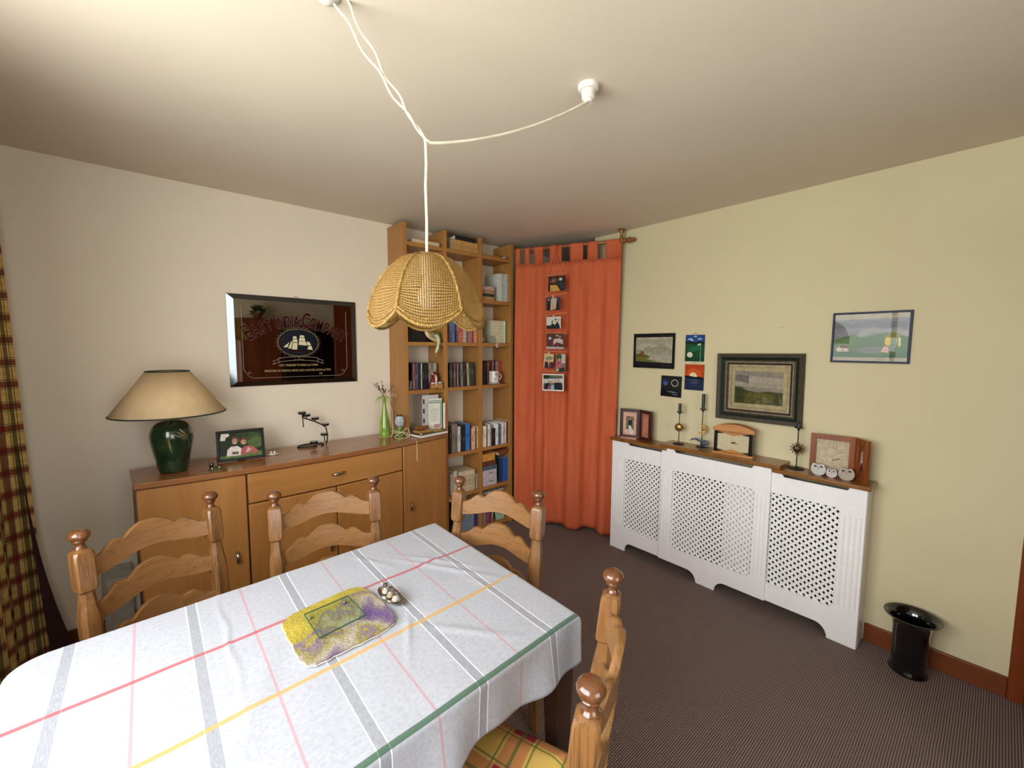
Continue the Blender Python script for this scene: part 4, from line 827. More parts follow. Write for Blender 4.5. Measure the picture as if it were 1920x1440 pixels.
# ================================================================ PENDANT LAMP, CORDS, CEILING FITTINGS
LX, LY = .625, 1.10
pl = thing('pendant_lamp', 'woven cane pendant lamp with six scalloped panels hanging over the table', 'lamp', (LX, LY, 1.555))
CANE = cane_mat(); ROPE = mat('cane_braid', '8a6a2e', .5, var=.2, vs_=90, bump=.6, bs=220); CORD = mat('cream_cord', 'd6ceb8', .45)
SEAM = [(.034, .205), (.052, .202), (.078, .190), (.104, .168), (.128, .138), (.146, .105), (.158, .070), (.165, .040)]
def seam_at(t):
    q = t*(len(SEAM)-1); i = min(int(q), len(SEAM)-2); f = q-i; return SEAM[i][0]*(1-f)+SEAM[i+1][0]*f, SEAM[i][1]*(1-f)+SEAM[i+1][1]*f
A0 = math.radians(-119.6+2)
def shade_pt(k, s, t):
    ph = -1+2*s; ang = A0+math.radians(60*k+30*ph); T_ = t*1.0
    r, z = seam_at(min(1, T_)); r *= 1-.045*(1-ph*ph)*min(1, t*2); z += .010*(1-ph*ph)*math.sin(PI*min(1, t))*.6
    ex = (1-abs(ph)**2.2)*.040*max(0, (t-.72)/.28)**1.0
    z -= ex; r += .0*ex
    return (r*math.cos(ang), r*math.sin(ang), z)
for k in range(6):
    m = MB(); m.grid(lambda s, t: shade_pt(k, s, t), 24, 26, uvf=lambda s, t: ((s-.5)*30*(.25+.75*t)+20, t*46))
    m.build('shade_panel', CANE, pl, smooth=180, recalc=False)
    MB().tube([shade_pt(k, 0, t/14) for t in range(15)], .0042, 8).build('seam_braid', ROPE, pl)
    MB().tube([shade_pt(k, s/16, 1) for s in range(17)], .0045, 8).tube([tuple(a*b for a, b in zip(shade_pt(k, s/16, .955), (1.012, 1.012, 1))) for s in range(17)], .0026, 6).build('rim_braid', ROPE, pl)
MB().tube([(.036*math.cos(2*PI*j/24), .036*math.sin(2*PI*j/24), .206) for j in range(24)], .004, 8, closed=True).build('top_braid', ROPE, pl)
MB().lathe([(.024, .204), (.025, .209), (.012, .214), (.006, .216)], seg=20).lathe([(.017, .150), (.020, .152), (.020, .200), (.017, .204)], seg=20).build('lampholder', mat('ivory_plastic', 'd8d0bc', .35), pl)
MB().ball((0, 0, .088), (.030, .030, .032), 20).lathe([(.020, .108), (.013, .125), (.013, .152)], seg=16).build('bulb', mat('white_bulb', 'eae6de', .3, var=.01), pl)
kz = 2.079-1.555
MB().tube([(0, 0, .213), (.001, 0, .30), (-.001, .001, .40), (.0015, 0, .46), (0, 0, kz-.01), (-.002, 0, kz)], .0042, 8).build('cord', CORD, pl)
hook = (.396-LX, 1.159-LY, 2.372-1.555); rose = (1.163-LX, .966-LY, 2.322-1.555)
def sag(a, b, n, sg, tw=0, ph=0):
    A, B = Vector(a), Vector(b); d = (B-A).normalized(); n1 = d.cross(Vector((0, 0, 1))).normalized(); n2 = d.cross(n1); out = []
    for i in range(n+1):
        f = i/n; p = A.lerp(B, f); p.z -= sg*4*f*(1-f)
        am = tw*min(1, 6*f, 6*(1-f)+.8); p += n1*am*math.cos(ph+2*PI*f*3.2)+n2*am*math.sin(ph+2*PI*f*3.2); out.append(tuple(p))
    return out
MB().tube(sag((0, 0, kz), hook, 60, .012, .0042, 0), .0032, 8).build('cord', CORD, pl); MB().tube(sag((0, 0, kz), (hook[0]+.035, hook[1]-.01, hook[2]), 60, .012, .0042, PI), .0032, 8).build('cord', CORD, pl)
MB().tube([(0, 0, kz), (.012, -.004, kz-.006)]+sag((.02, -.006, kz-.006), (rose[0], rose[1], rose[2]), 30, .030)[1:]+[(rose[0], rose[1], rose[2]+.004)], .0042, 8).build('cord', CORD, pl)
tag(MB().lathe([(.013, -.055), (.016, -.048), (.021, -.045), (.024, -.020), (.032, -.018), (.035, -.012), (.035, -.0005)], seg=32).build('ceiling_rose', mat('white_plastic', 'dcd6ca', .35), loc=(1.163, .966, CZ)), 'white plastic ceiling rose where the lamp cord is fixed', 'ceiling rose')
tag(MB().lathe([(.006, -.02), (.014, -.018), (.022, -.010), (.030, -.006), (.032, -.0005)], seg=24).build('ceiling_hook', mat('white_plastic', 'dcd6ca', .35), loc=(.386, 1.163, CZ)), 'white ceiling hook holding the twisted cords at the top edge', 'hook')

# ================================================================ ORANGE CURTAIN, ROD, HANGING PHOTOS
RA, RB = Vector((2.33, 2.655, 2.287)), Vector((2.69, 1.89, 2.287)); RU = (RB-RA).normalized(); RN = Vector((RU.y, -RU.x, 0)); RL = (RB-RA).length
RODW = wood('rod_wood', '6a4016', 'a06c30', 'Z', 2, .35, .5, .3)
rd = thing('curtain_rod', 'turned wooden curtain rod with finial hung from the ceiling', 'curtain rod', tuple(RA), math.atan2(RU.y, RU.x))
MB().tube([(-.01, 0, 0), (RL+.02, 0, 0)], .0125, 14).build('pole', RODW, rd)
m = MB(); m.T = Matrix.Translation((RL+.015, 0, 0)) @ Matrix.Rotation(PI/2, 4, 'Y')
m.lathe([(.013, 0), (.019, .004), (.019, .010), (.012, .014), (.014, .022), (.021, .034), (.023, .044), (.017, .056), (.011, .062), (.015, .068), (.016, .075), (.006, .085)], seg=20); m.build('finial', RODW, rd)
for s_ in (RL-.005,):
    MB().lathe([(.026, CZ-2.287-.001), (.027, CZ-2.287-.008), (.017, CZ-2.287-.014), (.015, CZ-2.287-.026), (.011, CZ-2.287-.034), (.012, .020), (.019, .016), (.019, -.016), (.012, -.018)], (s_, 0, 0), 20).build('bracket', RODW, rd)
OR = fabric_mat('orange_cotton', 'c65c34', 'd46a42', .12)
def cur(s, z, extra=0):
    d = s*RL; f = max(0, 2.287-z)/2.287
    fold = .022*math.sin(s*21+.8+.6*f)+.008*math.sin(s*57+1.2+f)+.008*math.sin(s*11+2.5*f)
    amp = .35+.75*min(1, f*3)
    p = RA+RU*(d*(1-.0*f)+.004*math.sin(s*50)*f) + RN*(fold*amp+extra)
    p = p+Vector((.065, .052, 0))*f*(.75+.25*s); return (p.x, p.y, z)
oc = thing('orange_curtain', 'long orange tab-top curtain hanging beside the bookcase', 'curtain', tuple(RA))
m = MB(); m.T = Matrix.Translation(-RA)
m.grid(lambda s, t: cur(s, 2.165-t*(2.165-.022-.012*math.sin(s*19))), 150, 60); m.build('panel', OR, oc, smooth=180, recalc=False, thick=.0015)
m = MB(); m.T = Matrix.Translation(-RA); m.grid(lambda s, t: cur(s, 2.172-.016*t, -.003), 150, 1); m.build('header', OR, oc, smooth=180, thick=.004)
TABS = [(.0, .045), (.095, .14), (.185, .275), (.345, .455), (.535, .66), (.70, .79), (.86, 1.0)]
for a, b in TABS:
    m = MB(); m.T = Matrix.Translation(-RA); rows = []
    for s_ in [a+(b-a)*i/4 for i in range(5)]:
        q = Vector(cur(s_, 2.166)); c_ = RA+RU*(s_*RL); row = [q]
        for an in range(0, 9):
            th = math.radians(-30+an*240/8); row.append(c_ - RN*(.0150*math.cos(th))*-1 + Vector((0, 0, .0150*math.sin(th))) if False else c_ + RN*(-.0150*math.cos(th)) + Vector((0, 0, .0150*math.sin(th))))
        row.append(q+RN*.004); rows.append([tuple(p) for p in row])
    vs = [p for r in rows for p in r]; n = len(rows[0]); fs = [(i*n+j, i*n+j+1, (i+1)*n+j+1, (i+1)*n+j) for i in range(len(rows)-1) for j in range(n-1)]
    m.add(vs, fs); m.build('tab', OR, oc, smooth=60, thick=.002)
HA = Vector((2.338, 2.663, 0)); HU = Vector((.404, -.915, 0)).normalized(); HN = Vector((-.915, -.404, 0)).normalized()
hrz = math.atan2(HU.y, HU.x)
def hp(s, z, off=.06): p = HA+HU*s+HN*off; return (p.x, p.y, z)
ph = thing('photo_hanger', 'string hanger with thin wooden bars hung on the orange curtain rod', 'hanger', hp(.366, 2.27), hrz)
DW = mat('pale_dowel', 'c08858', .5)
for a, za, b, zb in ((.263, 2.058, .463, 2.073), (.261, 1.898, .462, 1.921), (.263, 1.753, .464, 1.772), (.258, 1.619, .463, 1.613), (.268, 1.472, .463, 1.470), (.269, 1.319, .464, 1.313)):
    MB().tube([(a-.366, 0, za-2.27), (b-.366, 0, zb-2.27)], .0026, 8).build('bar', DW, ph)
m = MB(); m.tube([(0, .055, .032), (-.012, .04, .028), (-.006, .012, .0), (0, 0, -.03), (-.055, 0, -.205)], .0018, 6); m.tube([(0, -.0, -.03), (.06, 0, -.197)], .0018, 6); m.tube([(0, .055, .034), (.010, .03, .02), (0, 0, -.03)], .0018, 6)
for x in (-.060, .060): m.tube([(x, .002, -.205), (x, .002, -.95)], .0010, 5)
m.build('string', mat('red_string', '8a2a16', .7), ph)
SK = 'b98c70'
HP = [  # centre s, z, width, height, tilt, layers, label
 (.377, 1.995, .140, .112, 0, [('2c2018', FULL), ('c0923c', [(.05, .0), (.1, .42), (.5, .40), (.7, .0)]), ('5a4030', [(.0, .6), (.3, .95), (.6, .75), (.4, .5)]), ('2b2e38', [(.45, .4), (.75, .62), (1, .3), (1, .05), (.6, .3)]), ('c9bcae', circ(.72, .78, .1, .1, 12)), ('9a6a54', circ(.3, .7, .06, .09, 10)), ('141216', [(.0, .0), (.0, .5), (.1, .45), (.12, .0)])], 'small photo of people in a yellow-floored room, topmost on the curtain hanger'),
 (.350, 1.842, .118, .098, .03, [('3a3440', FULL), ('b8a894', [(.3, 0), (.35, .9), (.75, .95), (.7, .1)]), ('1c1a20', [(.05, 0), (.08, .7), (.2, .85), (.3, .5), (.28, 0)]), ('1a181c', [(.68, .0), (.72, .6), (.86, .7), (.92, 0)]), ('c88a58', [(.38, .1), (.42, .5), (.55, .5), (.58, .1)]), (SK, circ(.5, .68, .05, .08, 10)), (SK, circ(.18, .82, .05, .08, 10))], 'small photo of dark-dressed people, second from top on the curtain hanger'),
 (.355, 1.696, .118, .092, .02, [('c3c0b4', FULL), ('1e2024', [(.0, 0), (.0, .3), (.3, .28), (.4, .5), (.6, .3), (.75, .62), (.9, .3), (.95, 0)]), (SK, circ(.42, .55, .06, .09, 12)), ('2a201c', circ(.42, .63, .065, .05, 12)), (SK, circ(.65, .68, .06, .09, 12)), ('2a201c', circ(.65, .77, .065, .05, 12)), (SK, circ(.86, .70, .05, .08, 12))], 'small pale photo of three people, third from top on the curtain hanger'),
 (.370, 1.552, .142, .118, 0, [('4a2c28', FULL), ('b8a4a0', [(.35, .2), (.42, .65), (.7, .7), (.95, .6), (.95, .3), (.6, .45)]), ('7a2a2c', [(.28, .0), (.3, .5), (.4, .55), (.42, 0)]), ('7a2a2c', [(.55, .0), (.58, .4), (.68, .4), (.7, 0)]), ('c0b4ae', circ(.2, .7, .09, .09, 12)), ('9c9ca0', [(0, 0), (0, .16), (1, .12), (1, 0)]), ('c9a46c', circ(.62, .87, .1, .04, 10)), (SK, circ(.78, .78, .05, .08, 10))], 'small photo of people around a white table, fourth on the curtain hanger'),
 (.318, 1.398, .080, .112, -.06, [('c8a878', FULL), ('7a8468', [(.1, .7), (.5, .85), (.9, .8), (.85, .6), (.3, .55)]), ('1c1a1c', [(.1, 0), (.12, .4), (.45, .5), (.5, 0)]), ('7a3040', [(.5, 0), (.55, .4), (.8, .45), (.85, 0)]), ('2a2022', [(.75, 0), (.8, .5), (1, .4), (1, 0)]), (SK, circ(.4, .5, .12, .1, 12))], 'left of the two small portrait photos side by side on the curtain hanger'),
 (.417, 1.383, .080, .138, .02, [('6a6c58', FULL), ('a8b0a0', [(.6, .5), (.6, 1), (1, 1), (1, .5)]), ('3a4a2c', circ(.35, .85, .3, .14, 14)), ('b85068', [(.1, .25), (.2, .6), (.55, .65), (.6, .25)]), ('2c2428', [(.3, 0), (.4, .22), (.9, .25), (1, 0)]), ('c4b8b0', [(.05, .1), (.15, .2), (.3, .15), (.2, .03)]), (SK, circ(.4, .70, .1, .07, 12)), ('a01838', circ(.35, .5, .1, .06, 12))], 'right of the two small portrait photos, person in pink, on the curtain hanger'),
 (.357, 1.229, .178, .134, .012, [('d8d2cc', FULL), ('4c5450', [(.05, .08), (.95, .08), (.95, .93), (.05, .93)]), ('b8bcb4', [(.05, .45), (.95, .5), (.95, .75), (.05, .7)]), ('1e2a18', [(.05, .75), (.3, .72), (.35, .93), (.05, .93)]), ('5a6a44', [(.4, .85), (.95, .8), (.95, .93), (.4, .93)]), ('16181e', [(.1, .08), (.14, .4), (.3, .5), (.36, .08)]), ('b04468', [(.24, .08), (.28, .3), (.36, .28), (.38, .08)]), ('8ab0b8', [(.4, .08), (.42, .35), (.55, .36), (.56, .08)]), ('181a24', [(.56, .08), (.58, .5), (.85, .52), (.93, .3), (.93, .08)]), (SK, circ(.33, .56, .055, .09, 12)), (SK, circ(.45, .52, .055, .09, 12)), (SK, circ(.62, .60, .05, .085, 12)), (SK, circ(.77, .62, .05, .085, 12))], 'large white-bordered group photo at the bottom of the curtain hanger'),
]
for i, (s_, z, w_, h_, tl_, lay, lab) in enumerate(HP):
    o = thing('photograph', lab, 'photo', hp(s_, z, .0665), hrz, group='photos hung on the orange curtain', rot=(0, -tl_, hrz))
    a_ = art('print', w_, h_, lay, o, -.0008, .0002); MB().box(-w_/2, w_/2, -.0004, 0, -h_/2, h_/2).build('paper', mat('photo_paper', 'cfc8c0', .5), o)
    if i in (1, 2, 4): MB().box(-.004, .004, -.004, .002, h_/2-.008, h_/2+.014).build('peg', mat('white_peg', 'cdbcae', .5), o)

# ================================================================ MIRROR ON THE BACK WALL
mr = thing('advertising_mirror', 'large dark mirror with slanted glass edges, a sailing ship emblem and curved maroon words', 'mirror', (.7345, YB-.004, 1.532))
mw, mh = .740, .540
def mirror_mat(name, tint, rough):
    t = NT(name); n = t.noise(t.coord(), 3, 2); c = lin(tint)
    t.l(t.ramp(n, [(.3, tuple(x*.96 for x in c[:3])+(1,)), (.7, c)]), t.b.inputs['Base Color']); t.b.inputs['Metallic'].default_value = 1; t.b.inputs['Roughness'].default_value = rough; return t.m
MIR = mirror_mat('dark_mirror', '8a8378', .02); BEV = mirror_mat('edge_mirror', '5c6062', .16)
m = MB().box(-mw/2+.032, mw/2-.032, -.016, -.012, -mh/2+.028, mh/2-.028); m.build('glass', MIR, mr, smooth=0)
a, b, fx, fz = mw/2, mh/2, .034, .030
for Q in ([(-a, -b), (a, -b), (a-fx, -b+fz), (-a+fx, -b+fz)], [(a, -b), (a, b), (a-fx, b-fz), (a-fx, -b+fz)], [(a, b), (-a, b), (-a+fx, b-fz), (a-fx, b-fz)], [(-a, b), (-a, -b), (-a+fx, -b+fz), (-a+fx, b-fz)]):
    m = MB(); m.add([(Q[0][0], -.006, Q[0][1]), (Q[1][0], -.006, Q[1][1]), (Q[2][0], -.017, Q[2][1]), (Q[3][0], -.017, Q[3][1])]+[(x, -.001, z) for x, z in Q], [(0, 1, 2, 3), (7, 6, 5, 4), (0, 4, 5, 1), (1, 5, 6, 2), (2, 6, 7, 3), (3, 7, 4, 0)]); m.build('bevelled_edge', BEV, mr, smooth=0)
MB().tube([(-.02, .002, mh/2-.002), (-.005, 0, mh/2+.012), (0, 0, mh/2+.014), (.005, 0, mh/2+.012), (.016, .002, mh/2-.002)], .0014, 6).build('hanging_hook', STEEL, mr)
MAR = mat('maroon_print', '30090c', .6, var=.03, spec=.05); GLD = mat('faded_gold_print', 'a58a60', .35, var=.05); CRM = mat('cream_print', 'd8cfa8', .4, var=.03); NAV = mat('navy_print', '0a1420', .25, var=.1)
m = MB(); txt = 'EAST INDIA COMPANY'; yy = -.0164
AW = [('E', 1.25), ('A', .95), ('S', .95), ('T', .95), ('I', 1.55), ('N', .95), ('D', .95), ('I', .95), ('A', .95), ('C', 1.45), ('O', .9), ('M', .95), ('P', .95), ('A', .95), ('N', .95), ('Y', .95)]
wid = {'I': .42, 'M': 1.25}; gaps = {3: .25, 8: .25}
tot = sum(wid.get(c, 1)*s for c, s in AW)+sum(gaps.values()); pos = -tot/2; cx0, R_ = .0, .46
for i, (c_, sc) in enumerate(AW):
    wd = wid.get(c_, 1)*sc; f = (pos+wd/2)/(tot/2); pos += wd+gaps.get(i, 0)
    x = f*.276; z = .120-.095*f*f; ang = -.60*f; s_ = .098 if sc < 1.2 else .132
    for off, mm, bd in ((0, 1, .0032), (.0002, 0, .0018)):
        write(m, c_, x, z-.030, s_, .56, yy-off, mm, ang, bd)
m.build('arched_lettering', [MAR, mat('rose_outline', '8a6458', .35)], mr, smooth=0)
m = MB(); ox, oz = .002, -.008
m.add([(x, yy, z) for x, z in circ(ox, oz, .108, .076, 40)], [tuple(range(40))], 0)
def sail(P): m.add([(ox+x*.001, yy-.0004, oz+z*.001) for x, z in P], [tuple(range(len(P)))], 1)
for P in ([(-88, -28), (-58, -2), (-52, 6), (-66, -30)], [(-62, -36), (-42, 8), (-36, 8), (-44, -38)], [(-40, -42), (-34, 0), (-6, -2), (-10, -44)], [(-36, 4), (-33, 22), (-8, 20), (-6, 2)], [(-33, 25), (-30, 40), (-12, 38), (-9, 24)], [(0, -14), (2, 10), (40, 8), (50, -18)],
          [(2, 13), (5, 30), (36, 28), (40, 11)], [(6, 33), (10, 47), (32, 46), (35, 31)], [(52, -16), (46, 8), (64, 4), (74, -20)], [(56, -22), (50, -42), (82, -46), (76, -22)]): sail(P)
m.add([(ox+x*.001, yy-.0003, oz+z*.001) for x, z in [(-70, -44), (-40, -48), (80, -46), (70, -56), (-55, -56)]], [tuple(range(5))], 2)
m.tube([(x, yy, z) for x, z in circ(ox, oz, .116, .083, 48)], .0018, 5, m=3, closed=True)
zz = [(ox+(.119 if i % 2 else .130)*math.cos(2*PI*i/56), oz+(.086 if i % 2 else .096)*math.sin(2*PI*i/56)) for i in range(56)]
m.tube([(x, yy, z) for x, z in zz], .0012, 4, m=3, closed=True)
m.build('ship_medallion', [NAV, CRM, MAR, mat('grey_gold_print', '8c7e68', .35)], mr, smooth=0)
m = MB()
for P in ([(-.115, -.105), (-.06, -.098), (0, -.095), (.06, -.098), (.115, -.105)], [(-.115, -.128), (-.06, -.121), (0, -.118), (.06, -.121), (.115, -.128)], [(-.115, -.105), (-.115, -.128)], [(.115, -.105), (.115, -.128)], [(-.115, -.112), (-.148, -.122), (-.136, -.130), (-.15, -.142), (-.11, -.130)], [(.115, -.112), (.148, -.122), (.136, -.130), (.15, -.142), (.11, -.130)]):
    m.tube([(x, yy, z) for x, z in P], .0012, 4)
x1, z1, x0_, z0_ = .300, .200, -.300, -.222
m.tube([(x0_, yy, z1), (x0_, yy, z0_+.05)], .0011, 4); m.tube([(x1, yy, z1), (x1, yy, z0_+.05)], .0011, 4); m.tube([(x0_+.05, yy, z0_), (x1-.05, yy, z0_)], .0011, 4)
for sx in (-1, 1): m.tube([(sx*.300, yy, z0_+.05), (sx*.288, yy, z0_+.032), (sx*.262, yy, z0_+.030), (sx*.270, yy, z0_+.042), (sx*.283, yy, z0_+.020), (sx*.268, yy, z0_+.006), (sx*.25, yy, z0_)], .0011, 4)
m.build('engraved_border', mat('etched_line', 'a89c90', .4), mr, smooth=0)
m = MB(); write(m, 'FAST  PASSAGES TO INDIA and CHINA', .0, -.155, .0185, .72, yy, 0, 0, .0003); write(m, 'IMPORTERS OF ORIENTAL SPICES, SILKS, CALICOES, SUGAR and TEAS', .0, -.188, .0175, .72, yy, 0, 0, .0003); write(m, 'Ltd', .13, -.210, .018, .8, yy)
write(m, 'EST. LONDON', 0, -.117, .009, .9, yy)
m.build('small_lettering', GLD, mr, smooth=0)

# ================================================================ PICTURES ON THE RIGHT WALL
def wallpic(name, label, y0, y1, z0, z1, fw, fmat, layers, depth=.014, mount=0, glass=False, tilt=0, cat='picture', group=None, hookit=False):
    w_, h_ = abs(y0-y1), z1-z0; t = thing(name, label, cat, (XR-.0005, (y0+y1)/2, (z0+z1)/2), group=group, rot=(0, tilt, -PI/2))
    if fw: m = MB(); frame_mb(m, w_, h_, fw, -depth, 0); m.build('frame', fmat, t, bevel=.0012)
    MB().box(-w_/2+.001, w_/2-.001, -depth*.55 if fw else -depth, 0, -h_/2+.001, h_/2-.001).build('board', mat('picture_board', 'b8ae98' if fw else '2a2a2a', .7), t)
    yb = (-depth*.55 if fw else -depth)-.0004
    a_ = art('painting', w_-2*fw+.002*(fw > 0)-2*mount, h_-2*fw+.002*(fw > 0)-2*mount, layers, t, yb, .0001)
    if glass: MB().box(-w_/2+fw-.001, w_/2-fw+.001, yb-.0035, yb-.0022, -h_/2+fw-.001, h_/2-fw+.001).build('glazing', PICGLASS, t, smooth=0)
    if hookit: MB().tube([(-.012, -.002, h_/2-.002), (-.008, -.003, h_/2+.010), (0, -.003, h_/2+.016), (.008, -.003, h_/2+.010), (.012, -.002, h_/2-.002)], .0012, 6).build('hanging_loop', STEEL, t)
    return t
hills = [(0, .0), (0, .42), (.1, .48), (.2, .44), (.3, .55), (.38, .62), (.48, .54), (.6, .64), (.7, .70), (.8, .62), (.9, .55), (1, .50), (1, 0)]
wallpic('framed_watercolour', 'black-framed pale watercolour of hills and a small castle by water', 1.800, 1.480, 1.360, 1.607, .012, mat('black_frame', '121115', .4, spec=.2),
 [('1a181c', FULL), ('a8a28c', [(.02, .16), (.98, .13), (.98, .93), (.02, .93)]), ('98967e', [(.02, .7), (.3, .75), (.6, .68), (.98, .74), (.98, .90), (.5, .84), (.02, .88)]), ('8f8d78', [(.02, .50), (.10, .56), (.2, .52), (.32, .62), (.38, .66), (.48, .58), (.62, .66), (.72, .72), (.82, .64), (.92, .58), (.98, .56), (.98, .42), (.02, .42)]),
  ('a19a88', [(.02, .16), (.98, .13), (.98, .44), (.02, .44)]), ('8c8674', [(.4, .40), (.6, .43), (.98, .40), (.98, .38), (.6, .40)]), ('66662e', [(.02, .16), (.02, .40), (.16, .42), (.36, .36), (.42, .30), (.33, .24), (.6, .17), (.75, .15)]), ('4f5a26', [(.02, .34), (.16, .40), (.30, .36), (.38, .32), (.2, .30)]), ('6e4424', [(.16, .30), (.155, .48), (.19, .50), (.20, .47), (.245, .47), (.25, .30)]), ('8a5a3a', [(.2, .30), (.2, .46), (.22, .46), (.22, .30)])], glass=True)
wallpic('small_canvas', 'small green golf-course canvas with ball and flag, above the sunset canvas', 1.405, 1.277, 1.417, 1.592, 0, None,
 [('14482a', FULL), ('26457c', [(0, .72), (1, .72), (1, 1), (0, 1)]), ('8fa6c8', circ(.25, .84, .14, .035)), ('8fa6c8', circ(.75, .84, .13, .035)), ('8fa6c8', circ(.52, .94, .10, .03)), ('8fa6c8', circ(.35, .79, .08, .03)), ('0e1c18', [(0, .68), (0, .76), (.15, .75), (.25, .78), (.4, .73), (.6, .72), (.78, .77), (1, .72), (1, .66)]), ('1f6234', [(.1, .42), (.3, .56), (.75, .58), (.8, .44), (.4, .36)]), ('0f3826', [(0, 0), (0, .18), (.4, .10), (1, .16), (1, 0)]), ('d8d4c0', circ(.26, .25, .15, .10)), ('b8b4a0', circ(.28, .22, .05, .03, 10)), ('8a9a90', [(.80, .05), (.80, .66), (.825, .66), (.825, .05)]), ('c9c9c2', [(.64, .60), (.68, .66), (.83, .68), (.82, .62), (.66, .59)]), ('4a8a5c', circ(.83, .04, .04, .04, 10))], depth=.006, hookit=True)
wallpic('small_canvas', 'small orange sunset over dark blue sea canvas, below the golf canvas', 1.401, 1.272, 1.226, 1.397, 0, None,
 [('1c2a44', FULL), ('b04018', [(0, .5), (1, .48), (1, 1), (0, 1)]), ('c05422', [(.1, .52), (.9, .50), (.85, .75), (.5, .85), (.15, .75)]), ('e2d2ae', circ(.45, .52, .20, .17, 20, 0, PI)), ('0c1018', [(0, .46), (0, .54), (.2, .56), (.4, .53), (.6, .52), (.8, .54), (1, .50), (1, .44)]), ('34425e', [(.1, .38), (.5, .42), (.9, .38), (.5, .35)]), ('5a5a78', [(.2, .28), (.5, .31), (.75, .28), (.5, .26)]), ('6a5060', [(.4, .36), (.6, .37), (.7, .35), (.5, .34)]), ('34425e', [(.3, .18), (.6, .21), (.7, .18), (.5, .16)])], depth=.006, hookit=True)
wallpic('small_canvas', 'small black night-sky canvas with a white ring moon', 1.573, 1.422, 1.167, 1.312, 0, None,
 [('1a1c1e', FULL), ('202c4c', circ(.2, .68, .18, .18)), ('46567e', circ(.22, .62, .10, .10)), ('20281f', [(.3, .85), (1, .82), (1, .45), (.6, .4)]), ('c4bcb4', circ(.68, .67, .17, .17, 28)), ('2a2524', circ(.68, .67, .145, .145, 28)), ('0c0c10', [(0, 0), (0, .30), (.3, .31), (1, .26), (1, 0)]), ('6f7480', [(.25, .24), (.5, .27), (.9, .22), (.6, .20)]), ('565c6c', [(.5, .14), (.7, .16), (.9, .10), (.7, .09)]), ('0c0c10', [(.1, .3), (.12, .46), (.15, .46), (.16, .3)])], depth=.006, tilt=.01)
bigf = thing('framed_painting', 'large landscape picture in a wide grey-green and brown stepped frame', 'picture', (XR-.0005, .9445, 1.2705), rot=(0, -.012, -PI/2))
W_, H_ = .466, .407
ST_ = [(0, .022, .032, .028, '40382a'), (.022, .040, .028, .012, '222a22'), (.040, .048, .014, .018, '4c4232'), (.048, .056, .020, .020, '6c6452'), (.056, .066, .016, .012, '34221a'), (.066, .082, .010, .010, '988a6a')]
for i, (f0, f1, d0, d1_, c_) in enumerate(ST_):
    m = MB(); a, b = W_/2-f0, H_/2-f0; a2, b2 = W_/2-f1, H_/2-f1
    for Q in ([(-a, -b), (a, -b), (a2, -b2), (-a2, -b2)], [(a, -b), (a, b), (a2, b2), (a2, -b2)], [(a, b), (-a, b), (-a2, b2), (a2, b2)], [(-a, b), (-a, -b), (-a2, -b2), (-a2, b2)]):
        m.add([(Q[0][0], -d0, Q[0][1]), (Q[1][0], -d0, Q[1][1]), (Q[2][0], -d1_, Q[2][1]), (Q[3][0], -d1_, Q[3][1])]+[(x, -.001, z) for x, z in Q], [(0, 1, 2, 3), (7, 6, 5, 4), (0, 4, 5, 1), (1, 5, 6, 2), (2, 6, 7, 3), (3, 7, 4, 0)])
    m.build('frame_moulding', mat('moulding_'+c_, c_, .5, var=.12, vs_=45, spec=.2), bigf, smooth=0)
MB().box(-W_/2+.08, W_/2-.08, -.008, -.001, -H_/2+.08, H_/2-.08).build('mount_board', mat('cream_mount', 'b0a478', .8), bigf)
m = MB(); frame_mb(m, W_-.160, H_-.160, .003, -.0095, -.008); m.build('inner_slip', mat('dark_slip', '2c2418', .5), bigf)
art('painting', .262, .196, [('8a8478', FULL), ('a39c88', [(0, .55), (1, .5), (1, .8), (0, .9)]), ('6c6a64', [(0, .7), (.3, .62), (.3, .86), (0, .9)]), ('3c4420', [(0, 0), (0, .52), (.14, .50), (.28, .40), (.5, .36), (.7, .40), (1, .38), (1, 0)]), ('5a5a24', [(.2, .05), (.3, .36), (.7, .36), (.9, .2), (.6, .0)])], bigf, -.0088, .0001)
MB().box(-.155, .155, -.0105, -.0098, -.125, .125).build('glazing', PICGLASS2, bigf, smooth=0)
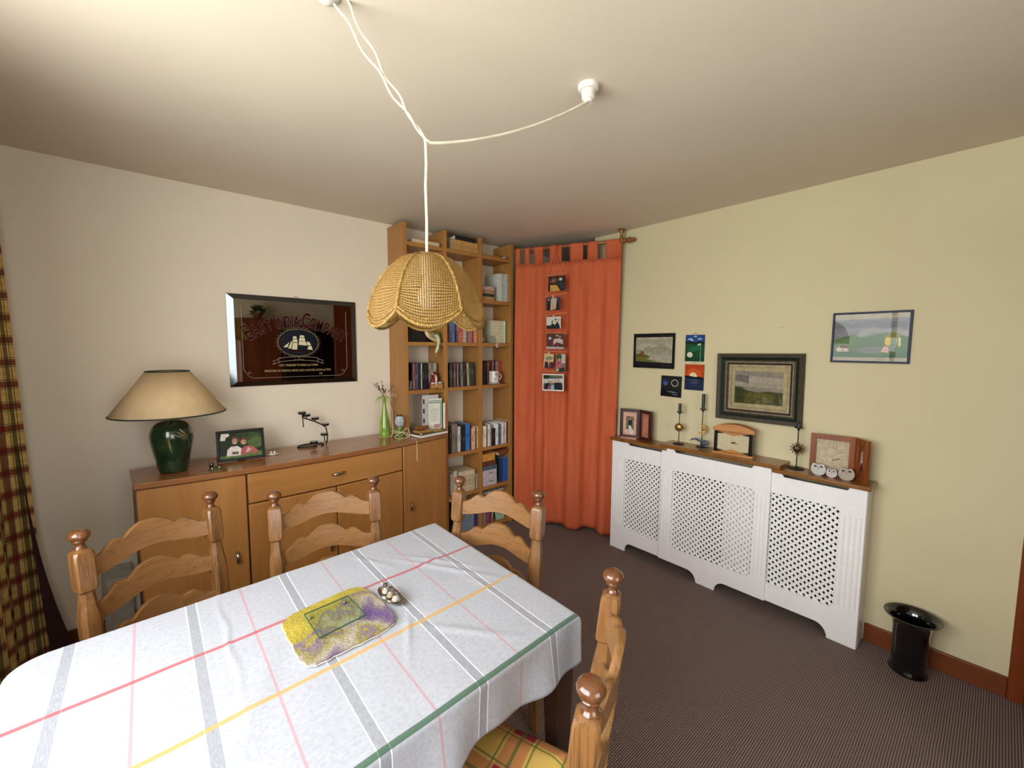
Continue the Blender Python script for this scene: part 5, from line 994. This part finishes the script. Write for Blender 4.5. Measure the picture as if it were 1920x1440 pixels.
wallpic('framed_print', 'blue-framed watercolour of green hills and a cottage, farthest right on the wall', .602, .293, 1.434, 1.690, .010, mat('navy_frame', '10183a', .4, spec=.2),
 [('a0977c', FULL), ('77787a', [(0, .45), (1, .45), (1, .90), (0, .88)]), ('66686c', [(0, .80), (.1, .84), (.3, .80), (.5, .86), (1, .80), (1, .7), (0, .7)]), ('8c8c86', [(.3, .5), (.4, .66), (.55, .72), (.7, .64), (.8, .70), (1, .6), (1, .45), (.3, .45)]), ('4c6a3c', [(0, .1), (0, .44), (.15, .52), (.25, .56), (.4, .50), (.55, .56), (.75, .60), (1, .50), (1, .1)]), ('5a7a48', [(0, .38), (.2, .50), (.3, .40), (.2, .30)]), ('6a6c68', [(.32, .20), (.42, .30), (.62, .32), (.75, .22), (.6, .16), (.42, .17)]), ('3a5c3c', [(0, .08), (0, .20), (.3, .22), (.5, .14), (.8, .16), (1, .26), (1, .08)]), ('c0b69a', [(.05, .20), (.05, .27), (.10, .32), (.22, .30), (.22, .20)]), ('5a3828', [(.09, .28), (.11, .345), (.20, .335), (.225, .27)]), ('6e6450', [(.13, .22), (.13, .26), (.15, .26), (.15, .22)]),
  ('c8b14a', circ(.755, .42, .055, .10, 16)), ('7a7a30', [(.70, .50), (.75, .60), (.90, .58), (.88, .48)]), ('98a8a4', [(.76, .22), (.80, .50), (.86, .46), (.84, .2)]), ('c9a08c', [(.66, .20), (.70, .32), (.76, .30), (.76, .18)]), ('d2c46e', [(.87, .5), (.90, .48), (.91, .33), (.88, .3)])], glass=True, depth=.012)

# ================================================================ THINGS ON THE RADIATOR COVER
RT1, RT2 = .8422, .8652
def bifold(name, label, p0, hinge, p1, h_, z, wm, lay1, lay2, fw=.022):
    t = thing(name, label, 'photo frame', (hinge[0], hinge[1], z))
    for i, (a, b, lay, nm) in enumerate(((p0, hinge, lay1, 'left_leaf'), (hinge, p1, lay2, 'right_leaf'))):
        dx, dy = b[0]-a[0], b[1]-a[1]; L_ = math.hypot(dx, dy)-.001; cx_, cy_ = (a[0]+b[0])/2-hinge[0], (a[1]+b[1])/2-hinge[1]
        m = MB(); m.T = Matrix.Translation((0, 0, h_/2)); frame_mb(m, L_, h_, fw, -.008, .008); m.box(-L_/2+.003, L_/2-.003, .002, .006, -h_/2+.003, h_/2-.003)
        o = m.build(nm, wm, t, bevel=.0012); o.location = (cx_, cy_, 0); o.rotation_euler = (0, 0, math.atan2(dy, dx))
        q = art('picture', L_-2*fw+.003, h_-2*fw+.003, lay, o, .0005, .0003); q.location = (0, 0, h_/2)
    return t
bf = bifold('folding_photo_frame', 'dark wooden two-leaf frame with pink mounts, at the far end of the cover', (2.655, 1.838), (2.700, 1.700), (2.672, 1.588), .215, RT1, DARKWOOD,
 [('c8a08c', FULL), ('6a6a48', [(.22, .25), (.78, .25), (.78, .80), (.22, .80)]), ('1a1a20', [(.35, .25), (.40, .55), (.42, .68), (.62, .70), (.66, .5), (.58, .25)]), (SK, circ(.52, .68, .06, .05, 12)), ('8a4a50', circ(.4, .76, .15, .05, 12)), ('c9c4bc', [(.42, .42), (.56, .42), (.80, .10), (.55, .04), (.42, .2)])], [('a86a54', FULL), ('b27660', [(.1, .1), (.8, .2), (.9, .9), (.2, .8)])])
tag(MB().box(-.058, .058, -.018, .018, 0, .012).build('wooden_ledge', mat('pink_wood', 'a87c68', .5, var=.1), loc=(2.650, 1.755, RT1), rz=math.atan2(-.138, .045), bevel=.002), 'short pinkish wooden block before the dark two-leaf frame', 'block')
def candlestick(label, x, y, z, hcup, hc, hdisc, br, cr=.010, kind='sun', cup=.021):
    t = thing('candlestick', label, 'candlestick', (x, y, z), -PI/2+.25, 'iron celestial candlesticks')
    MB().lathe([(br, 0), (br*1.02, .002), (br*.9, .005), (.010, .008), (.004, .012)], seg=28).build('base', IRON, t)
    MB().tube([(0, 0, .008), (0, 0, hcup)], .0028, 8).build('stem', IRON, t)
    MB().lathe([(.004, hcup-.012), (.008, hcup-.003), (cup, hcup+.003), (cup*.98, hcup+.005), (.010, hcup+.001)], seg=24).build('drip_pan', IRON, t)
    MB().lathe([(cr, hcup+.001), (cr, hc-.002), (cr*.8, hc), (.002, hc+.001)], seg=18).tube([(0, 0, hc), (.001, 0, hc+.005)], .0008, 5).build('candle', CANDLE, t)
    m = MB()
    if kind == 'sun':
        n = 18; P = [((.031 if i % 2 == 0 else .023)*math.cos(2*PI*i/(2*n)), hdisc+(.031 if i % 2 == 0 else .023)*math.sin(2*PI*i/(2*n))) for i in range(2*n)]
        m.prism(P, -.010, -.006, 0); m.ball((0, -.010, hdisc), (.020, .007, .020), 18, 1); m.ball((0, -.017, hdisc-.002), (.003, .004, .006), 8, 1); m.ball((-.007, -.015, hdisc+.005), (.003, .002, .002), 8, 0); m.ball((.007, -.015, hdisc+.005), (.003, .002, .002), 8, 0); m.box(-.006, .006, -.018, -.014, hdisc-.010, hdisc-.008, 0)
    elif kind == 'moon':
        P = circ(-.004, hdisc, .030, .030, 24, math.radians(-125), math.radians(110)) + circ(-.012, hdisc+.002, .020, .024, 18, math.radians(95), math.radians(-105))
        m.prism(P, -.012, -.004, 1); m.ball((.010, -.012, hdisc+.003), (.008, .004, .010), 10, 1)
    else:
        n = 12; P = []
        for i in range(n):
            a = 2*PI*i/n+.2; P += [((.017)*math.cos(a-PI/n), hdisc+.017*math.sin(a-PI/n)), (.028*math.cos(a-.06), hdisc+.028*math.sin(a-.06)), (.040*math.cos(a+.12), hdisc+.040*math.sin(a+.12)), (.024*math.cos(a+.16), hdisc+.024*math.sin(a+.16))]
        m.prism(P, -.009, -.005, 0); m.ball((0, -.008, hdisc), (.018, .007, .018), 16, 0)
    m.build({'sun': 'sun_face', 'moon': 'moon_face', 'star': 'star_burst'}[kind], [mat('bronze', '4a3220', .4, metal=.7, var=.3), mat('old_gold', 'a8803c', .35, metal=.8, var=.3)], t)
    return t
candlestick('iron candlestick with round golden sun face and short green candle', 2.672, 1.385, RT2, .212, .272, .113, .036)
candlestick('iron candlestick with golden crescent moon and tall green candle', 2.705, 1.246, RT2, .243, .345, .118, .034, kind='moon')
candlestick('iron candlestick with dark spiky star and a green candle stub, beside the clock', 2.700, .712, RT1, .226, .256, .112, .040, kind='star')
bw2 = thing('blue_bow', 'shiny blue ribbon bow around the foot of the moon candlestick', 'ribbon', (2.690, 1.238, RT2), -PI/2+.2)
m = MB()
for P, r_s in (([(0, 0, .03), (-.03, -.005, .055), (-.055, -.01, .052), (-.072, -.012, .038)], [.007, .009, .006, .002]), ([(0, 0, .035), (.025, -.006, .05), (.045, -.008, .035), (.03, -.01, .022), (0, 0, .03)], [.006, .009, .008, .008, .005]), ([(0, 0, .03), (.02, -.012, .02), (.042, -.015, .010)], [.006, .008, .003]), ([(0, 0, .03), (-.004, -.018, .014), (-.010, -.022, .006)], [.006, .008, .003])):
    m.tube(P, r_s, 8)
m.build('loops', mat('blue_satin', '1c3a5c', .25, var=.25, vs_=40, coat=.4), bw2, subsurf=1)
ck = thing('mantel_clock', 'wooden mantel clock with arched top and black pillars on the radiator cover', 'clock', (2.650, 1.026, RT2), -PI/2+.09)
MB().box(-.112, .112, -.028, .028, 0, .013).build('base', CLOCKWOOD, ck, bevel=.001)
MB().box(-.106, .106, -.020, .022, .013, .140).build('case', mat('black_lacquer', '14130f', .3), ck, bevel=.001)
MB().prism([(-.114, .142)] + circ(0, -.108+.0, .274, .296, 16, math.radians(114.6), math.radians(65.4))[::1] + [(.114, .142)], -.030, .026).build('arched_top', CLOCKWOOD, ck)
for sx in (-1, 1): MB().tube([(sx*.097, -.024, .014), (sx*.097, -.024, .141)], .0085, 14).build('pillar', BLACK, ck)
MB().box(-.086, .086, -.0225, -.020, .022, .132).build('dial', mat('cream_dial', 'b8ab8a', .5, var=.03), ck)
m = MB().prism([(-.086, .139), (.086, .139), (0, .118)], -.0245, -.0225).prism([(-.086, .015), (.086, .015), (0, .036)], -.0245, -.0225); m.build('inlay', CLOCKWOOD, ck)
m = MB().prism([(-.088, .139), (-.030, .131), (-.088, .124)], -.0240, -.0222).prism([(.088, .139), (.030, .131), (.088, .124)], -.0240, -.0222).prism([(-.088, .015), (-.030, .023), (-.088, .030)], -.0240, -.0222).prism([(.088, .015), (.030, .023), (.088, .030)], -.0240, -.0222); m.build('corner_panels', mat('black_lacquer', '14130f', .3), ck)
m = MB().prism([(-.010, .073), (-.008, .079), (.018, .085), (.019, .083)], -.0262, -.0256).prism([(-.008, .080), (-.006, .075), (.034, .071), (.034, .0725)], -.0258, -.0252).prism(circ(0, .077, .004, n=12), -.027, -.0252); m.build('hands', BLACK, ck)
m = MB()
for i in range(12): a = 2*PI*i/12; m.box(.040*math.cos(a)*1.6-.001, .040*math.cos(a)*1.6+.001, -.0232, -.0225, .077+.040*math.sin(a)-.002, .077+.040*math.sin(a)+.002)
m.build('hour_marks', mat('grey_marks', '7c7258', .5), ck)
hf = bifold('handprint_frame', 'orange-brown two-leaf frame with a white plaster handprint, near end of the cover', (2.688, .650), (2.722, .462), (2.645, .400), .212, RT1, ORANGEWOOD,
 [('b0a286', FULL), ('b8aa8e', [(.1, .1), (.9, .15), (.85, .9), (.1, .85)])], [('7a4020', FULL), ('b8a08c', [(.3, .3), (.7, .4), (.6, .8), (.4, .75)]), ('4a2018', [(.35, .1), (.7, .2), (.6, .45), (.4, .4)])], fw=.026)
lf = [c for c in hf.children if c.name.startswith('left_leaf')][0]
m = MB(); PLS = mat('plaster', 'baac92', .8, var=.04)
m.ball((-.006, .0005, .118), (.024, .005, .024), 16)
for bx_, bz, tx, tz in ((-.024, .130, -.038, .152), (-.014, .138, -.022, .170), (-.002, .140, -.002, .175), (.010, .136, .018, .168), (.014, .112, .040, .132)): m.tube([(bx_, .0005, bz), ((bx_+tx)/2, -.001, (bz+tz)/2), (tx, .0005, tz)], [.007, .006, .004], 8)
m.build('handprint', PLS, lf, subsurf=1)
MB().tube([(.004, -.002, .080), (.028, -.002, .090)], .0015, 6).ball((.004, -.002, .080), .003, 8).ball((.029, -.002, .090), .003, 8).build('engraved_date', mat('dark_engraving', '4a4434', .6), lf)
for i, (x, y, sc, colr, lab) in enumerate(((2.648, .598, 1.0, 'b2b4ac', 'left large pale grey owl cut-out standing before the handprint frame'), (2.650, .541, .72, 'b4b0ac', 'small middle owl cut-out standing before the handprint frame'), (2.648, .480, 1.02, 'a09484', 'right brownish owl cut-out standing before the handprint frame'))):
    o = thing('owl_cutout', lab, 'ornament', (x, y, RT1), -PI/2+.05, 'owl cut-outs'); s_ = sc*.001
    P = [(-12, 0), (-26, 10), (-33, 28), (-32, 44), (-27, 56), (-24, 66), (-16, 63), (0, 60), (13, 63), (20, 66), (26, 56), (32, 44), (33, 28), (26, 10), (12, 0)]
    MB().prism([(a*s_, b*s_*.97) for a, b in smooth_loop(P, 1)], -.004, .004).build('body', mat('owl_'+colr, colr, .6, var=.06), o, bevel=.001)
    m = MB()
    for sx in (-1, 1): m.prism(circ(sx*13*s_, 47*s_, 6.0*s_, 5*s_, 12), -.0052, -.004, 0)
    m.prism([(-4*s_, 41*s_), (4*s_, 41*s_), (0, 33*s_)], -.0052, -.004, 1)
    m.build('face', [mat('owl_eye', '241c1a', .4), mat('owl_beak', 'a86850', .5)], o, smooth=0)

nl = tag(MB().tube([(0, 0, 0), (-.008, 0, .001)], .0018, 8).build('wall_nail', BLACKM, loc=(XR-.0002, .840, 1.621)), 'tiny dark nail in the bare wall above the large framed picture', 'nail')
# ================================================================ BIN, WALL BOX
bn = thing('waste_bin', 'glossy black flared waste bin on the carpet beside the right wall', 'bin', (2.634, .196, 0))
GB = mat('black_ceramic', '060607', .08, coat=.8, var=.02)
MB().lathe([(.068, 0), (.072, .005), (.071, .012), (.065, .022), (.062, .045), (.063, .10), (.065, .19), (.068, .230), (.078, .252), (.092, .264), (.101, .269), (.103, .274), (.098, .276), (.084, .267), (.068, .248), (.060, .21), (.058, .02), (.002, .015)], seg=48, cap=False).build('body', GB, bn, subsurf=1)
wx = thing('wall_socket_box', 'low white box with sockets on the wall left of the sideboard', 'socket box', (-.165, YB, 0))
MB().box(-.060, .056, -.045, -.017, .006, .372).build('housing', mat('off_white_plastic', 'a8a294', .5), wx, bevel=.004)
m = MB().box(-.045, .042, -.049, -.0448, .20, .31); m.build('socket_plate', mat('white_plate', 'b8b2a6', .4), wx, bevel=.002)
m = MB().box(-.030, -.026, -.0500, -.0485, .235, .262).box(.01, .018, -.0500, -.0485, .285, .292); m.build('slots', BLACKM, wx, smooth=0)

# ================================================================ PLAID CURTAIN AT THE WINDOW
def curtain_plaid():
    t = NT('plaid_curtain_cotton'); s_ = t.n('ShaderNodeSeparateXYZ'); t.l(t.n('ShaderNodeUVMap').outputs[0], s_.inputs[0]); U, V = s_.outputs['X'], s_.outputs['Y']
    n = t.noise(t.coord('UV'), 60, 3); c = t.ramp(n, [(.3, 'dcb968'), (.7, 'f0d48c')])
    c = t.mix(t.math('MULTIPLY', t.stripe(U, .0, .022, .20), .75), c, lin('7a1f22')); c = t.mix(t.math('MULTIPLY', t.stripe(V, 0, .0135, .095), .85), c, lin('8a2428'))
    G = lin('3a3a14')
    for ctr, hw in ((.019, .0016), (-.019, .0016)): c = t.mix(t.math('MULTIPLY', t.stripe(V, ctr, hw, .095), .8), c, G)
    for ctr, hw, k in ((.05, .0065, .75), (.10, .0065, .75), (.038, .0012, .8), (.062, .0012, .8), (.088, .0012, .8), (.112, .0012, .8), (-.05, .0065, .7)): c = t.mix(t.math('MULTIPLY', t.stripe(U, ctr, hw, .20), k), c, G)
    t.l(c, t.b.inputs['Base Color']); t.b.inputs['Roughness'].default_value = .9
    tr = t.n('ShaderNodeBsdfTranslucent'); t.l(c, tr.inputs[0]); mx = t.n('ShaderNodeMixShader'); mx.inputs[0].default_value = .45
    t.l(t.b.outputs[0], mx.inputs[1]); t.l(tr.outputs[0], mx.inputs[2]); t.l(mx.outputs[0], t.out.inputs[0]); return t.m
CP = curtain_plaid()
pc = thing('plaid_curtain', 'yellow and red plaid curtain at the window, left edge of the photo', 'curtain', (-.5, 2.3, 0))
N1 = 130
base_path = []
for i in range(N1+1):
    f = i/N1
    if f < .86: q = f/.86; base_path.append((-.505+.022*math.sin(q*50)+.008*math.sin(q*19), 1.60+q*1.15))
    else: q = (f-.86)/.14; base_path.append((-.505+.022*math.sin(50)+.008*math.sin(19)+.066*q, 2.75+.045*math.sin(q*PI/2)+.008*math.sin(q*9)))
al = [0]
for i in range(N1): al.append(al[-1]+math.dist(base_path[i], base_path[i+1]))
def pcur(s, t):
    i = min(N1, int(round(s*N1))); x, y = base_path[i]; z = 2.18-t*2.15; fl = (1-z/2.18)
    return (x+.5+.032*fl+(.012*fl*math.sin(i*.35)), y-2.3+.006*fl*math.sin(i*.3), z)
m = MB(); m.grid(pcur, N1, 40, uvf=lambda s, t: (al[min(N1, int(round(s*N1)))]-al[-1]+.075, 2.18-t*2.15)); m.build('panel', CP, pc, smooth=180, recalc=False, thick=.001)
m = MB(); m.grid(lambda s, t: (.058+.085*s*(t**2.5)+.032*t+.012*t, .475+.015*s, 1.05-t*1.02), 6, 20); m.build('lining_edge', mat('dark_red_lining', '34181a', .9, var=.2), pc, smooth=180, thick=.001)
cr_ = thing('window_curtain_rod', 'plain curtain rod over the left window', 'curtain rod', (-.5, 1.2, 2.20)); MB().tube([(0, -1.15, 0), (0, 1.6, 0)], .010, 10).build('pole', RODW, cr_)
for yb_ in (-1.0, 1.5): MB().box(-.098, 0, yb_-.006, yb_+.006, -.006, .006).build('bracket', RODW, cr_)

# ================================================================ FURNITURE SEEN ONLY IN THE MIRROR
wd = thing('wardrobe', 'tall plain brown wooden cupboard reflected in the mirror', 'cupboard', (1.28, YN+.002, 0), PI)
MB().box(-.26, .26, -.40, 0, 0, 1.90).build('body', wood('brown_cupboard', '5c2a12', '7c3e1c', 'Z', .6, .4, .5), wd, bevel=.004)
MB().box(-.255, .255, -.415, -.401, .08, 1.88).build('door', wood('brown_cupboard_door', '622d14', '84431e', 'Z', .6, .4, .5), wd, bevel=.003)
dc = thing('dark_cabinet', 'low dark wooden cabinet reflected in the mirror', 'cabinet', (2.08, YN+.002, 0), PI)
DK = wood('dark_cabinet_wood', '140c08', '261610', 'Z', .6, .35, .5)
MB().box(-.52, .52, -.40, 0, 0, 1.74).build('body', DK, dc, bevel=.004)
for sx in (-1, 1): MB().box(min(sx*.01, sx*.51), max(sx*.01, sx*.51), -.414, -.401, .08, 1.70).build('door', DK, dc, bevel=.003)
bk = thing('wicker_basket', 'round brown wicker basket on the dark cabinet, seen in the mirror', 'basket', (1.95, YN+.2, 1.7401)); MB().lathe([(.10, 0), (.13, .05), (.12, .10), (.11, .10), (.11, .02), (.002, .01)], seg=28, cap=False).tube([(.12*math.cos(a*PI/12), 0, .10+.10*math.sin(a*PI/12)) for a in range(13)], .008, 8).build('weave', mat('brown_wicker', '5a3a20', .7, var=.3, vs_=60, bump=.6), bk)
pt = thing('potted_plant', 'bushy green pot plant on the brown cupboard, seen in the mirror', 'plant', (1.28, YN+.2, 1.9002)); MB().lathe([(.05, 0), (.065, .09), (.06, .09), (.055, .07), (.002, .07)], seg=20).build('pot', mat('terracotta', '7a4a34', .7), pt)
m = MB(); r_ = random.Random(5)
for i in range(70):
    a, e, l_ = r_.uniform(0, 2*PI), r_.uniform(-.2, 1.3), r_.uniform(.06, .13); d = Vector((math.cos(a)*math.cos(e), math.sin(a)*math.cos(e), math.sin(e))); p = Vector((0, 0, .09)); q = d.orthogonal().normalized()*.018
    m.add([tuple(p+d*l_*.4), tuple(p+d*l_*.75+q), tuple(p+d*l_*1.2), tuple(p+d*l_*.75-q)], [(0, 1, 2, 3)])
m.build('leaves', mat('leaf_green', '3a5228', .6, var=.25), pt, smooth=0)
